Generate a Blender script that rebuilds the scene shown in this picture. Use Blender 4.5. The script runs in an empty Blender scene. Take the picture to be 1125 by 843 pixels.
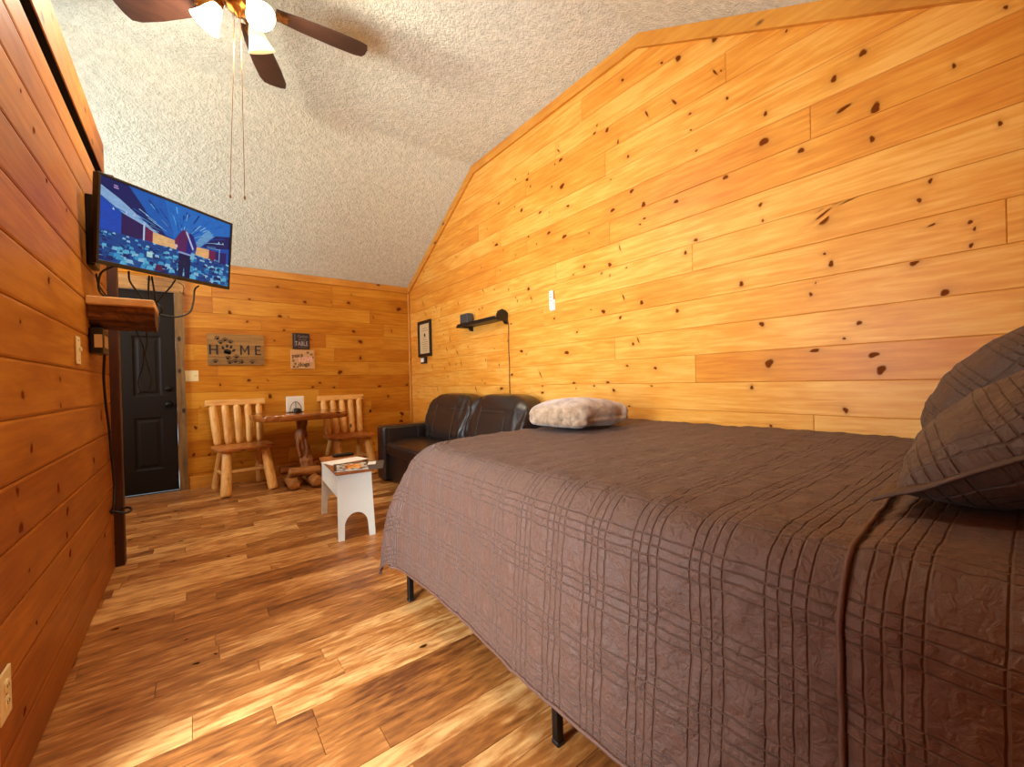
import bpy, bmesh, math, random
from math import sin, cos, pi, radians as rad
from mathutils import Vector, Matrix, noise

# ------------------------------------------------------------------ camera, light, exposure
scene = bpy.context.scene
COL = scene.collection
scene.view_settings.view_transform = 'Standard'
scene.view_settings.look = 'None'
scene.view_settings.gamma = 1.0
scene.view_settings.use_curve_mapping = False
scene.view_settings.exposure = 0.0

YAW, PITCH, ROLL, FOCAL = .6597, -.0056, .0251, 452.95
cam_data = bpy.data.cameras.new('camera')
cam = bpy.data.objects.new('camera', cam_data)
COL.objects.link(cam)
fw = Vector((sin(YAW)*cos(PITCH), cos(YAW)*cos(PITCH), sin(PITCH)))
rt = Vector((cos(YAW), -sin(YAW), 0))
dn = fw.cross(rt)
r2 = rt*cos(ROLL) + dn*sin(ROLL)
d2 = dn*cos(ROLL) - rt*sin(ROLL)
cam.matrix_world = Matrix(((r2.x, -d2.x, -fw.x, 0), (r2.y, -d2.y, -fw.y, 0), (r2.z, -d2.z, -fw.z, 1.05), (0, 0, 0, 1)))
cam_data.sensor_fit = 'HORIZONTAL'
cam_data.sensor_width = 36
cam_data.lens = 36*FOCAL/1125
cam_data.clip_start = .02
scene.camera = cam

world = bpy.data.worlds.new('sky')
scene.world = world
world.use_nodes = True
bg = world.node_tree.nodes['Background']
bg.inputs['Color'].default_value = (.75, .88, 1, 1)
bg.inputs['Strength'].default_value = 1.2

def area(name, loc, rot, sx, sy, power, color):
    l = bpy.data.lights.new(name, 'AREA')
    l.shape = 'RECTANGLE'; l.size = sx; l.size_y = sy
    l.energy = power; l.color = color
    o = bpy.data.objects.new(name, l); COL.objects.link(o)
    o.location = loc; o.rotation_euler = rot
    return o
# daylight through the open porch doorway in the left wall
area('daylight_doorway', (-1.20, .62, 1.10), (0, rad(-104), 0), 2.0, 1.04, 285, (.84, .92, 1.0))
# added fill aimed up at the ceiling, beside a made-up alcove window
area('daylight_window', (-2.16, 4.3, 1.55), (0, rad(-136), 0), .75, 1.1, 92, (.86, .97, 1.0))

# ------------------------------------------------------------------ room measures (metres)
XR, XL, YB, YN = 2.464, -.385, 5.52, -.32
EAVE, RIDGE, Y1, Y2 = 2.406, 3.39, 1.66, 3.765
XO = -2.2
SEAMS = [.0, .155, .325, .497, .67, .841, 1.012, 1.184, 1.354, 1.526, 1.699, 1.869, 2.043, 2.216, 2.384, 2.56, 2.737, 2.909, 3.08, 3.25, 3.42]
SEAML = [.0, .145, .312, .48, .645, .811, .98, 1.147, 1.315, 1.483, 1.648, 1.81, 1.995, 2.13, 2.25]

# ------------------------------------------------------------------ node helpers
class NT:
    def __init__(s, name):
        s.m = bpy.data.materials.new(name); s.m.use_nodes = True
        s.t = s.m.node_tree; s.b = s.t.nodes['Principled BSDF']
    def n(s, kind, **kw):
        nd = s.t.nodes.new(kind)
        for k, v in kw.items():
            if k in nd.inputs: nd.inputs[k].default_value = v
            else: setattr(nd, k, v)
        return nd
    def l(s, a, b): s.t.links.new(a, b)
    def val(s, x, sock):
        if isinstance(x, (int, float)): sock.default_value = x
        else: s.l(x, sock)
    def math(s, op, a, b=None, c=None, clamp=False):
        nd = s.n('ShaderNodeMath', operation=op, use_clamp=clamp)
        s.val(a, nd.inputs[0])
        if b is not None: s.val(b, nd.inputs[1])
        if c is not None: s.val(c, nd.inputs[2])
        return nd.outputs[0]
    def coord(s, which='Object', scale=(1, 1, 1), off=None, rot=(0, 0, 0)):
        tc = s.n('ShaderNodeTexCoord'); mp = s.n('ShaderNodeMapping')
        mp.inputs['Scale'].default_value = scale; mp.inputs['Rotation'].default_value = rot
        s.l(tc.outputs[which], mp.inputs[0])
        if off is not None:
            cb = s.n('ShaderNodeCombineXYZ')
            for i in range(3): s.l(off, cb.inputs[i])
            s.l(cb.outputs[0], mp.inputs['Location'])
        return mp.outputs[0]
    def noise(s, vec, scale=1, detail=4, rough=.55, dist=0):
        nd = s.n('ShaderNodeTexNoise'); s.l(vec, nd.inputs['Vector'])
        nd.inputs['Scale'].default_value = scale; nd.inputs['Detail'].default_value = detail
        nd.inputs['Roughness'].default_value = rough; nd.inputs['Distortion'].default_value = dist
        return nd.outputs[0]
    def ramp(s, fac, stops):
        nd = s.n('ShaderNodeValToRGB'); e = nd.color_ramp.elements
        while len(e) < len(stops): e.new(.5)
        for i, (p, c) in enumerate(stops): e[i].position = p; e[i].color = tuple(c)+(1,)
        s.l(fac, nd.inputs[0]); return nd.outputs[0]
    def mix(s, fac, a, b, mode='MIX'):
        nd = s.n('ShaderNodeMix', data_type='RGBA', blend_type=mode)
        s.val(fac, nd.inputs[0])
        for x, k in ((a, 6), (b, 7)):
            if isinstance(x, tuple): nd.inputs[k].default_value = tuple(x)+(1,)
            else: s.l(x, nd.inputs[k])
        return nd.outputs[2]
    def color(s, c):
        if isinstance(c, tuple): s.b.inputs['Base Color'].default_value = tuple(c)+(1,)
        else: s.l(c, s.b.inputs['Base Color'])
    def bump(s, h, strength=.3, dist=.01):
        nd = s.n('ShaderNodeBump'); nd.inputs['Strength'].default_value = strength; nd.inputs['Distance'].default_value = dist
        s.l(h, nd.inputs['Height']); s.l(nd.outputs[0], s.b.inputs['Normal'])
    def rough(s, r): s.val(r, s.b.inputs['Roughness'])

def S(*c):   # sRGB 0-255 -> linear
    return tuple(((x/255)/12.92 if x/255 <= .04045 else ((x/255+.055)/1.055)**2.4) for x in c)

def plain(name, c, rough=.5, metal=0, bump=0, bscale=40, vary=0, emit=None, estr=0, coat=0, sheen=0):
    k = NT(name)
    v = k.coord()
    if vary:
        n = k.noise(v, bscale*.2, 5)
        k.color(k.mix(n, tuple(x*(1-vary) for x in c), tuple(min(1, x*(1+vary)) for x in c)))
    else: k.color(c)
    k.rough(rough); k.b.inputs['Metallic'].default_value = metal
    if coat: k.b.inputs['Coat Weight'].default_value = coat; k.b.inputs['Coat Roughness'].default_value = .15
    if sheen: k.b.inputs['Sheen Weight'].default_value = sheen
    if bump: k.bump(k.noise(v, bscale, 6), bump, .01)
    if emit: k.b.inputs['Emission Color'].default_value = tuple(emit)+(1,); k.b.inputs['Emission Strength'].default_value = estr
    return k.m

def plank_mat(name, axis, dark, mid, light, knotc, rough=.42, tone_amt=.35, coat=.0, grain=1, spec=.28, sl=1.1):
    """boards: attribute 'plank' = (tone, knot, random)"""
    k = NT(name)
    at = k.n('ShaderNodeAttribute', attribute_name='plank')
    sp = k.n('ShaderNodeSeparateColor'); k.l(at.outputs['Color'], sp.inputs[0])
    tone, knot, rnd = sp.outputs[0], sp.outputs[1], sp.outputs[2]
    off = k.math('MULTIPLY', rnd, 37.0)
    sc = {0: (sl, 14, 14), 1: (14, sl, 14)}[axis]
    fine = k.noise(k.coord('Object', tuple(x*2.2 for x in sc), off), 1.6, 7, .62, .3)
    big = k.noise(k.coord('Object', tuple(x*.42 for x in sc), off), 1.0, 3, .5, 1.2)
    cloud = k.noise(k.coord('Object', (1.6, 1.6, 3.4), off), 1.0, 3)
    rings = k.math('SINE', k.math('MULTIPLY', big, 46.0))
    f = k.math('MULTIPLY_ADD', k.math('MULTIPLY_ADD', k.math('SUBTRACT', fine, .5), grain, .5), .55, k.math('MULTIPLY', cloud, .45))
    f = k.math('ADD', f, k.math('MULTIPLY', rings, .035*grain))
    f = k.math('ADD', f, k.math('MULTIPLY', k.math('SUBTRACT', tone, .5), tone_amt))
    c = k.ramp(f, [(.30, dark), (.5, mid), (.68, light)])
    halo = k.math('MULTIPLY', k.math('POWER', knot, .8), .75, clamp=True)
    c = k.mix(halo, c, tuple(a*.42+b*.25 for a, b in zip(mid, dark)))
    core = k.math('MULTIPLY', k.math('SUBTRACT', k.math('ADD', knot, k.math('MULTIPLY', k.math('SUBTRACT', fine, .5), .5)), .66), 4.0, clamp=True)
    c = k.mix(core, c, knotc)
    k.color(c); k.rough(rough); k.l(k.math('MULTIPLY', k.math('SUBTRACT', 1.0, core), spec), k.b.inputs['Specular IOR Level'])
    k.b.inputs['Coat Weight'].default_value = coat; k.b.inputs['Coat Roughness'].default_value = .25
    k.bump(k.math('ADD', fine, k.math('MULTIPLY', core, -.25)), .12, .004)
    return k.m

def wood_mat(name, axis, dark, mid, light, scale=1, rough=.45, knots=True, bump=.15):
    k = NT(name)
    sc = [14*scale]*3; sc[axis] = 1.3*scale
    inf = k.n('ShaderNodeObjectInfo')
    off = k.math('MULTIPLY', inf.outputs['Random'], 31.0)
    fine = k.noise(k.coord('Object', tuple(sc), off), 2.2, 7, .6, .4)
    cl = k.noise(k.coord('Object', (3, 3, 3), off), 1.2, 3)
    f = k.math('MULTIPLY_ADD', fine, .6, k.math('MULTIPLY', cl, .4))
    c = k.ramp(f, [(.3, dark), (.5, mid), (.7, light)])
    if knots:
        sv = [9.]*3; sv[axis] = 5.
        vo = k.n('ShaderNodeTexVoronoi'); k.l(k.coord('Object', tuple(sv), off), vo.inputs['Vector']); vo.inputs['Scale'].default_value = 1
        kn = k.math('MULTIPLY', k.math('SUBTRACT', .17, vo.outputs['Distance']), 14.0, clamp=True)
        c = k.mix(kn, c, tuple(x*.25 for x in dark))
    k.color(c); k.rough(rough); k.bump(fine, bump, .004)
    return k.m

# ------------------------------------------------------------------ materials
KNOT = S(112, 52, 16)
M = {}
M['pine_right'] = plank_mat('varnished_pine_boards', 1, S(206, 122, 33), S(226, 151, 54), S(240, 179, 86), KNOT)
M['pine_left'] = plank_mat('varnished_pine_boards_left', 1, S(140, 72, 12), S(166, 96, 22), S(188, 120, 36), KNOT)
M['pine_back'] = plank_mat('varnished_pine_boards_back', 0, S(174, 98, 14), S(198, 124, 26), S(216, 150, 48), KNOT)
M['floor'] = plank_mat('scraped_hickory_floor', 0, S(98, 52, 21), S(166, 104, 48), S(224, 172, 106), S(66, 36, 14), rough=.36, tone_amt=.26, coat=.0, grain=1.05, spec=.45, sl=2.6)
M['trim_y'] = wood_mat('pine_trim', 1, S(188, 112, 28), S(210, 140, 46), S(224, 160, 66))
M['trim_x'] = wood_mat('pine_trim_cross', 0, S(188, 112, 28), S(210, 140, 46), S(224, 160, 66))
M['trim_z'] = wood_mat('pine_trim_upright', 2, S(188, 112, 28), S(210, 140, 46), S(224, 160, 66))
M['rough_z'] = wood_mat('rough_sawn_upright', 2, S(66, 44, 20), S(122, 86, 42), S(152, 114, 62), bump=.5, rough=.7)
M['rough_x'] = wood_mat('rough_sawn_cross', 0, S(96, 58, 28), S(168, 118, 62), S(200, 150, 90), bump=.5, rough=.7)
M['dark_post'] = wood_mat('dark_stained_post', 2, S(40, 18, 7), S(66, 30, 11), S(88, 44, 17), rough=.55, knots=False)
M['gap'] = plain('dark_recess', S(12, 6, 3), 1); M['gap'].node_tree.nodes['Principled BSDF'].inputs['Specular IOR Level'].default_value = 0  # flat black stands in for shade in the gap above the boards
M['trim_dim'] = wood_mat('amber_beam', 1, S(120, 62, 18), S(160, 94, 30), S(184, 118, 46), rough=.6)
M['log_dark'] = wood_mat('amber_log', 0, S(110, 60, 22), S(164, 104, 46), S(200, 140, 72), scale=1.6)  # log wood darkened to hold the shade under the table
M['log_z'] = wood_mat('peeled_log', 2, S(200, 130, 54), S(230, 170, 90), S(242, 198, 124), scale=1.6)
M['log_x'] = wood_mat('peeled_log_cross', 0, S(200, 130, 54), S(230, 170, 90), S(242, 198, 124), scale=1.6)
M['sawn_pale'] = wood_mat('pale_sawn_face', 0, S(196, 140, 72), S(236, 190, 122), S(246, 212, 152))
M['seat_wood'] = wood_mat('varnished_seat_board', 0, S(130, 68, 24), S(176, 102, 42), S(202, 130, 62), rough=.3)
M['table_wood'] = wood_mat('varnished_table_slab', 0, S(96, 48, 16), S(150, 84, 30), S(190, 122, 56), rough=.16)
M['bark'] = wood_mat('gnarled_trunk', 2, S(70, 34, 14), S(146, 88, 40), S(206, 146, 80), rough=.55, bump=.7)
M['bark_x'] = wood_mat('bark_edge', 0, S(24, 12, 6), S(78, 42, 18), S(160, 104, 50), rough=.65, bump=.8)
M['door'] = plain('dark_brown_door_paint', S(27, 17, 11), .6, bump=.05, bscale=60); M['door'].node_tree.nodes['Principled BSDF'].inputs['Specular IOR Level'].default_value = .2
M['black_metal'] = plain('black_metal', S(22, 20, 20), .35, .6)
M['black_plastic'] = plain('black_plastic', S(14, 13, 14), .38)
M['cable'] = plain('black_cable', S(14, 10, 8), .5)
M['brown_cable'] = plain('brown_cable', S(96, 50, 20), .5)
M['ivory'] = plain('ivory_plastic', S(232, 212, 160), .35)
M['white'] = plain('white_plastic', S(236, 234, 226), .4)
M['paper'] = plain('white_paper', S(238, 236, 230), .7)
M['bench_paint'] = plain('chalky_white_paint', S(236, 242, 232), .55, bump=.15, bscale=24, vary=.07)
M['bench_top'] = wood_mat('brown_bench_top', 1, S(120, 66, 28), S(164, 98, 46), S(190, 124, 66), rough=.4)
M['leather'] = plain('dark_brown_leather', S(36, 27, 25), .28, bump=.25, bscale=90, vary=.15, coat=.15)
M['stitch'] = plain('grey_stitching', S(84, 70, 62), .7)
M['brass'] = plain('aged_brass', S(176, 122, 60), .28, .9)
M['blade'] = wood_mat('dark_walnut_blade', 0, S(36, 20, 14), S(58, 34, 24), S(76, 46, 32), rough=.4, knots=False)
M['slate'] = plain('slate_grey_plastic', S(70, 72, 72), .45)

def ceiling_mat():
    k = NT('textured_ceiling')
    v = k.coord('Object')
    n1 = k.noise(v, 60, 5, .6); n2 = k.noise(v, 22, 3, .5)
    h = k.math('MULTIPLY_ADD', n1, .8, k.math('MULTIPLY', n2, .5))
    vo = k.n('ShaderNodeTexVoronoi'); k.l(v, vo.inputs['Vector']); vo.inputs['Scale'].default_value = 26
    sel = k.math('GREATER_THAN', k.noise(v, 9, 2), .52)
    sp = k.math('MULTIPLY', k.math('MULTIPLY', k.math('SUBTRACT', .17, vo.outputs['Distance']), 20.0, clamp=True), sel)
    base = k.ramp(n2, [(.3, S(216, 222, 204)), (.7, S(238, 242, 226))])
    k.color(k.mix(k.math('MULTIPLY', sp, .3), base, S(120, 112, 92)))
    k.rough(.9); k.bump(h, 1.0, .024)
    return k.m
M['ceiling'] = ceiling_mat()

def quilt_mat(name, c1, c2, lines=True):
    k = NT(name)
    uv = k.n('ShaderNodeUVMap', uv_map='UVMap')
    # slight wander of the seams
    wob = k.n('ShaderNodeTexNoise'); k.l(uv.outputs[0], wob.inputs['Vector']); wob.inputs['Scale'].default_value = 14; wob.inputs['Detail'].default_value = 3
    sub = k.n('ShaderNodeVectorMath', operation='MULTIPLY_ADD'); k.l(wob.outputs['Color'], sub.inputs[0])
    sub.inputs[1].default_value = (.007, .007, 0); k.l(uv.outputs[0], sub.inputs[2])
    sx = k.n('ShaderNodeSeparateXYZ'); k.l(sub.outputs[0], sx.inputs[0])
    def group(c, period, gap, half, phase):
        # four parallel seams 'gap' apart in every 'period'
        t = k.math('MODULO', k.math('ADD', c, 20*period+phase), period)
        inside = k.math('LESS_THAN', t, gap*4)
        q = k.math('ABSOLUTE', k.math('SUBTRACT', k.math('MODULO', t, gap), gap/2))
        ln = k.math('SUBTRACT', 1.0, k.math('DIVIDE', q, half), clamp=True)
        return k.math('MULTIPLY', k.math('POWER', ln, .6), inside)
    a = group(sx.outputs[0], .145, .021, .0026, .03)
    b = group(sx.outputs[1], .135, .021, .0028, .0)
    lines_ = k.math('MAXIMUM', a, b)
    puck = k.n('ShaderNodeTexNoise'); k.l(uv.outputs[0], puck.inputs['Vector']); puck.inputs['Scale'].default_value = 50; puck.inputs['Detail'].default_value = 4; puck.inputs['Distortion'].default_value = .9
    leaf = k.n('ShaderNodeTexVoronoi', feature='DISTANCE_TO_EDGE'); k.l(sub.outputs[0], leaf.inputs['Vector']); leaf.inputs['Scale'].default_value = 24
    lf = k.math('SUBTRACT', 1.0, k.math('MULTIPLY', leaf.outputs['Distance'], 12.0), clamp=True)
    h = k.math('SUBTRACT', k.math('MULTIPLY', puck.outputs[0], 1.05), k.math('MULTIPLY', lines_, .8 if lines else 0))
    h = k.math('SUBTRACT', h, k.math('MULTIPLY', lf, .10))
    weave = k.noise(k.coord('Object'), 420, 2)
    h = k.math('ADD', h, k.math('MULTIPLY', weave, .05))
    k.color(k.mix(puck.outputs[0], c1, c2)); k.rough(.62)
    k.b.inputs['Sheen Weight'].default_value = .06; k.b.inputs['Sheen Roughness'].default_value = .5
    k.bump(h, .85, .006)
    return k.m
M['quilt'] = quilt_mat('brown_quilted_cotton', S(80, 52, 38), S(96, 65, 49))
M['sham'] = quilt_mat('dark_brown_sham_cotton', S(66, 43, 29), S(80, 54, 38))  # same brown cotton as the comforter, darkened for the shade on the pillows
M['sham_edge'] = plain('dark_brown_flange', S(72, 48, 34), .6, bump=.2, bscale=120)  # binding brown with the pillows' shade put into the colour
M['binding'] = plain('brown_binding', S(92, 61, 47), .6, bump=.2, bscale=120)

def fleece_mat():
    k = NT('taupe_fleece')
    v = k.coord('Object')
    n = k.noise(v, 14, 4, .6, .8)
    k.color(k.ramp(n, [(.3, S(118, 92, 70)), (.5, S(170, 142, 114)), (.75, S(214, 190, 160))]))
    k.rough(.85); k.b.inputs['Sheen Weight'].default_value = .6; k.b.inputs['Sheen Roughness'].default_value = .4
    k.bump(k.noise(v, 60, 5, .7), .5, .01)
    return k.m
M['fleece'] = fleece_mat()

def vcol_mat(name, rough=.5, emit=0, mottled=0):
    k = NT(name)
    at = k.n('ShaderNodeAttribute', attribute_name='paint')
    c = at.outputs['Color']
    if mottled:
        n = k.noise(k.coord('Object', (26, 26, 90)), 1.0, 6, .7)
        c = k.mix(k.math('MULTIPLY', n, mottled), c, (.01, .02, .1))
    if emit:
        k.color((.004, .004, .005)); k.l(c, k.b.inputs['Emission Color']); k.b.inputs['Emission Strength'].default_value = emit; k.b.inputs['Specular IOR Level'].default_value = .12
    else: k.color(c)
    k.rough(rough); return k.m
M['screen'] = vcol_mat('lit_screen', .15, 1.1, .75)
M['print'] = vcol_mat('printed_paper', .4)

def glow(name, c, e, ca):
    return plain(name, ca, .4, emit=c, estr=e)
M['bulb'] = glow('lit_bulb', (1, .84, .55), 30, (1, 1, 1))
def shade_mat():
    k = NT('frosted_lamp_glass')
    k.color(S(252, 238, 196)); k.rough(.4)
    k.b.inputs['Emission Color'].default_value = (1, .85, .42, 1); k.b.inputs['Emission Strength'].default_value = .75
    return k.m
M['shade'] = shade_mat()
def glass_mat():
    k = NT('picture_glass'); k.color((1, 1, 1)); k.rough(.03); k.b.inputs['Transmission Weight'].default_value = 1; k.b.inputs['IOR'].default_value = 1.45
    return k.m
M['glass'] = glass_mat()

# ------------------------------------------------------------------ mesh helpers
def link(name, me, mat=None, parent=None, smooth=False):
    o = bpy.data.objects.new(name, me); COL.objects.link(o)
    if mat is not None:
        for m in (mat if isinstance(mat, (list, tuple)) else [mat]): me.materials.append(m)
    if parent is not None: o.parent = parent
    if smooth:
        me.polygons.foreach_set('use_smooth', [True]*len(me.polygons))
    return o
def obj(name, bm, mat=None, parent=None, smooth=False):
    bmesh.ops.recalc_face_normals(bm, faces=bm.faces)
    me = bpy.data.meshes.new(name); bm.to_mesh(me); bm.free()
    return link(name, me, mat, parent, smooth)
def thing(name, label, cat, loc=(0, 0, 0), rz=0, group=None):
    o = bpy.data.objects.new(name, None); COL.objects.link(o)
    o.location = loc; o.rotation_euler = (0, 0, rz); o.empty_display_size = .1
    return tag(o, label, cat, group)
def tag(o, label, cat, group=None):
    o['label'] = label; o['category'] = cat
    if group: o['group'] = group
    return o
def struct(o, label=None, cat=None):
    o['kind'] = 'structure'
    if label: o['label'] = label
    if cat: o['category'] = cat
    return o
def box(bm, x0, x1, y0, y1, z0, z1, bev=0, seg=1, mat=0, M4=None):
    b = bmesh.new()
    bmesh.ops.create_cube(b, size=1)
    for v in b.verts:
        v.co = Vector(((x0+x1)/2+v.co.x*(x1-x0), (y0+y1)/2+v.co.y*(y1-y0), (z0+z1)/2+v.co.z*(z1-z0)))
    if bev: bmesh.ops.bevel(b, geom=list(b.edges), offset=bev, segments=seg, affect='EDGES', profile=.5)
    if M4 is not None: b.transform(M4)
    merge(bm, b, mat)
def merge(bm, b, mat=0):
    vm = {}
    for v in b.verts: vm[v] = bm.verts.new(v.co)
    for f in b.faces:
        try: nf = bm.faces.new([vm[v] for v in f.verts]); nf.material_index = mat; nf.smooth = f.smooth
        except ValueError: pass
    b.free()
def boxo(name, dims, mat, parent=None, bev=.002, seg=1, M4=None):
    bm = bmesh.new(); box(bm, *dims, bev=bev, seg=seg, M4=M4); return obj(name, bm, mat, parent)
def catmull(pts, n=8):
    P = [Vector(p) for p in pts]; P = [P[0]*2-P[1]]+P+[P[-1]*2-P[-2]]; out = []
    for i in range(1, len(P)-2):
        for j in range(n):
            t = j/n; a, b, c, d = P[i-1:i+3]
            out.append(.5*((2*b)+(c-a)*t+(2*a-5*b+4*c-d)*t*t+(3*b-a-3*c+d)*t**3))
    out.append(P[-2]); return out
def tube(bm, pts, r, seg=10, cap=True, wob=0, seed=0, bulge=None):
    """r number or list; wob = surface noise"""
    P = [Vector(p) for p in pts]; n = len(P)
    R = r if isinstance(r, (list, tuple)) else [r]*n
    t0 = (P[1]-P[0]).normalized()
    up = Vector((0, 0, 1)) if abs(t0.z) < .9 else Vector((1, 0, 0))
    rings = []
    for i in range(n):
        t = (P[min(i+1, n-1)]-P[max(i-1, 0)]).normalized()
        a = t.cross(up)
        if a.length < 1e-6: a = t.orthogonal()
        a.normalize(); b = t.cross(a).normalized(); up = a.cross(t).normalized() if i == 0 else up
        up = -b if (-b).dot(up) > b.dot(up) else b
        a = t.cross(up).normalized(); b = a.cross(t).normalized()
        ring = []
        for k in range(seg):
            th = 2*pi*k/seg; d = a*cos(th)+b*sin(th); rr = R[i]
            if wob: rr *= 1+wob*noise.noise((P[i]+d*.6)*5+Vector((seed, seed*2, 0)))
            ring.append(bm.verts.new(P[i]+d*rr))
        rings.append(ring)
    for i in range(n-1):
        for k in range(seg):
            f = bm.faces.new((rings[i][k], rings[i][(k+1) % seg], rings[i+1][(k+1) % seg], rings[i+1][k])); f.smooth = True
    if cap: bm.faces.new(rings[0][::-1]); bm.faces.new(rings[-1])
def lerp(a, b, t): return a+(b-a)*t
def logbm(p0, p1, r, taper=0, n=16, seg=14, wob=.12, seed=0, r1=None):
    """peeled log between two points, rounded/tapered at ends (taper = length of the tapered nose)"""
    bm = bmesh.new(); a, b = Vector(p0), Vector(p1); L = (b-a).length; r1 = r if r1 is None else r1
    pts, rad_ = [], []
    ts = sorted(set([0, .25*(taper or .012)/L, .5*(taper or .012)/L, (taper or .012)/L]+[i/n for i in range(1, n)]+[1-(taper or .012)/L, 1-.5*(taper or .012)/L, 1-.25*(taper or .012)/L, 1]))
    for t in ts:
        e = min(t, 1-t)*L; rr = lerp(r, r1, t)
        if taper: k = min(1, e/taper); rr *= .5+.5*math.sqrt(max(0, 1-(1-k)**2))
        else: k = min(1, e/.012); rr *= .88+.12*k
        pts.append(a.lerp(b, t)); rad_.append(rr)
    tube(bm, pts, rad_, seg, True, wob, seed); return bm
def lathe(bm, prof, seg=24, c=(0, 0, 0), M4=None):
    rings = []
    b = bmesh.new()
    for r, z in prof:
        rings.append([b.verts.new((c[0]+r*cos(2*pi*k/seg), c[1]+r*sin(2*pi*k/seg), c[2]+z)) for k in range(seg)] if r > 1e-5 else [b.verts.new((c[0], c[1], c[2]+z))])
    for i in range(len(rings)-1):
        A, B = rings[i], rings[i+1]
        for k in range(seg):
            if len(A) == 1 and len(B) == 1: continue
            if len(A) == 1: f = b.faces.new((A[0], B[k], B[(k+1) % seg]))
            elif len(B) == 1: f = b.faces.new((A[k], A[(k+1) % seg], B[0]))
            else: f = b.faces.new((A[k], A[(k+1) % seg], B[(k+1) % seg], B[k]))
            f.smooth = True
    if M4 is not None: b.transform(M4)
    merge(bm, b)
def prism(bm, poly, d0, d1, axis='y', mat=0):
    """poly in 2D extruded along an axis: y -> (x,z), x -> (y,z), z -> (x,y)"""
    def P(p, d): return {'y': (p[0], d, p[1]), 'x': (d, p[0], p[1]), 'z': (p[0], p[1], d)}[axis]
    A = [bm.verts.new(P(p, d0)) for p in poly]; B = [bm.verts.new(P(p, d1)) for p in poly]
    n = len(poly)
    for f in [bm.faces.new(A), bm.faces.new(B[::-1])]+[bm.faces.new((A[i], B[i], B[(i+1) % n], A[(i+1) % n])) for i in range(n)]: f.material_index = mat
def textmesh(body, size, name, mat, parent, M4, bold=0, ext=.001, align='CENTER', space=1):
    cu = bpy.data.curves.new(name, 'FONT'); cu.body = body; cu.size = size; cu.extrude = ext; cu.offset = bold
    cu.align_x = align; cu.align_y = 'CENTER'; cu.space_character = space; cu.resolution_u = 3
    tmp = bpy.data.objects.new(name, cu); COL.objects.link(tmp)
    bpy.context.view_layer.update()
    me = bpy.data.meshes.new_from_object(tmp.evaluated_get(bpy.context.evaluated_depsgraph_get()))
    bpy.data.objects.remove(tmp); me.transform(M4)
    me.materials.clear()
    return link(name, me, mat, parent)
def clip_poly(poly, a, b, c):
    """keep a*u+b*z<=c"""
    out = []
    for i in range(len(poly)):
        p, q = poly[i], poly[(i+1) % len(poly)]
        dp, dq = a*p[0]+b*p[1]-c, a*q[0]+b*q[1]-c
        if dp <= 0: out.append(p)
        if (dp < 0 < dq) or (dq < 0 < dp):
            t = dp/(dp-dq); out.append((p[0]+(q[0]-p[0])*t, p[1]+(q[1]-p[1])*t))
    return out

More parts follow.
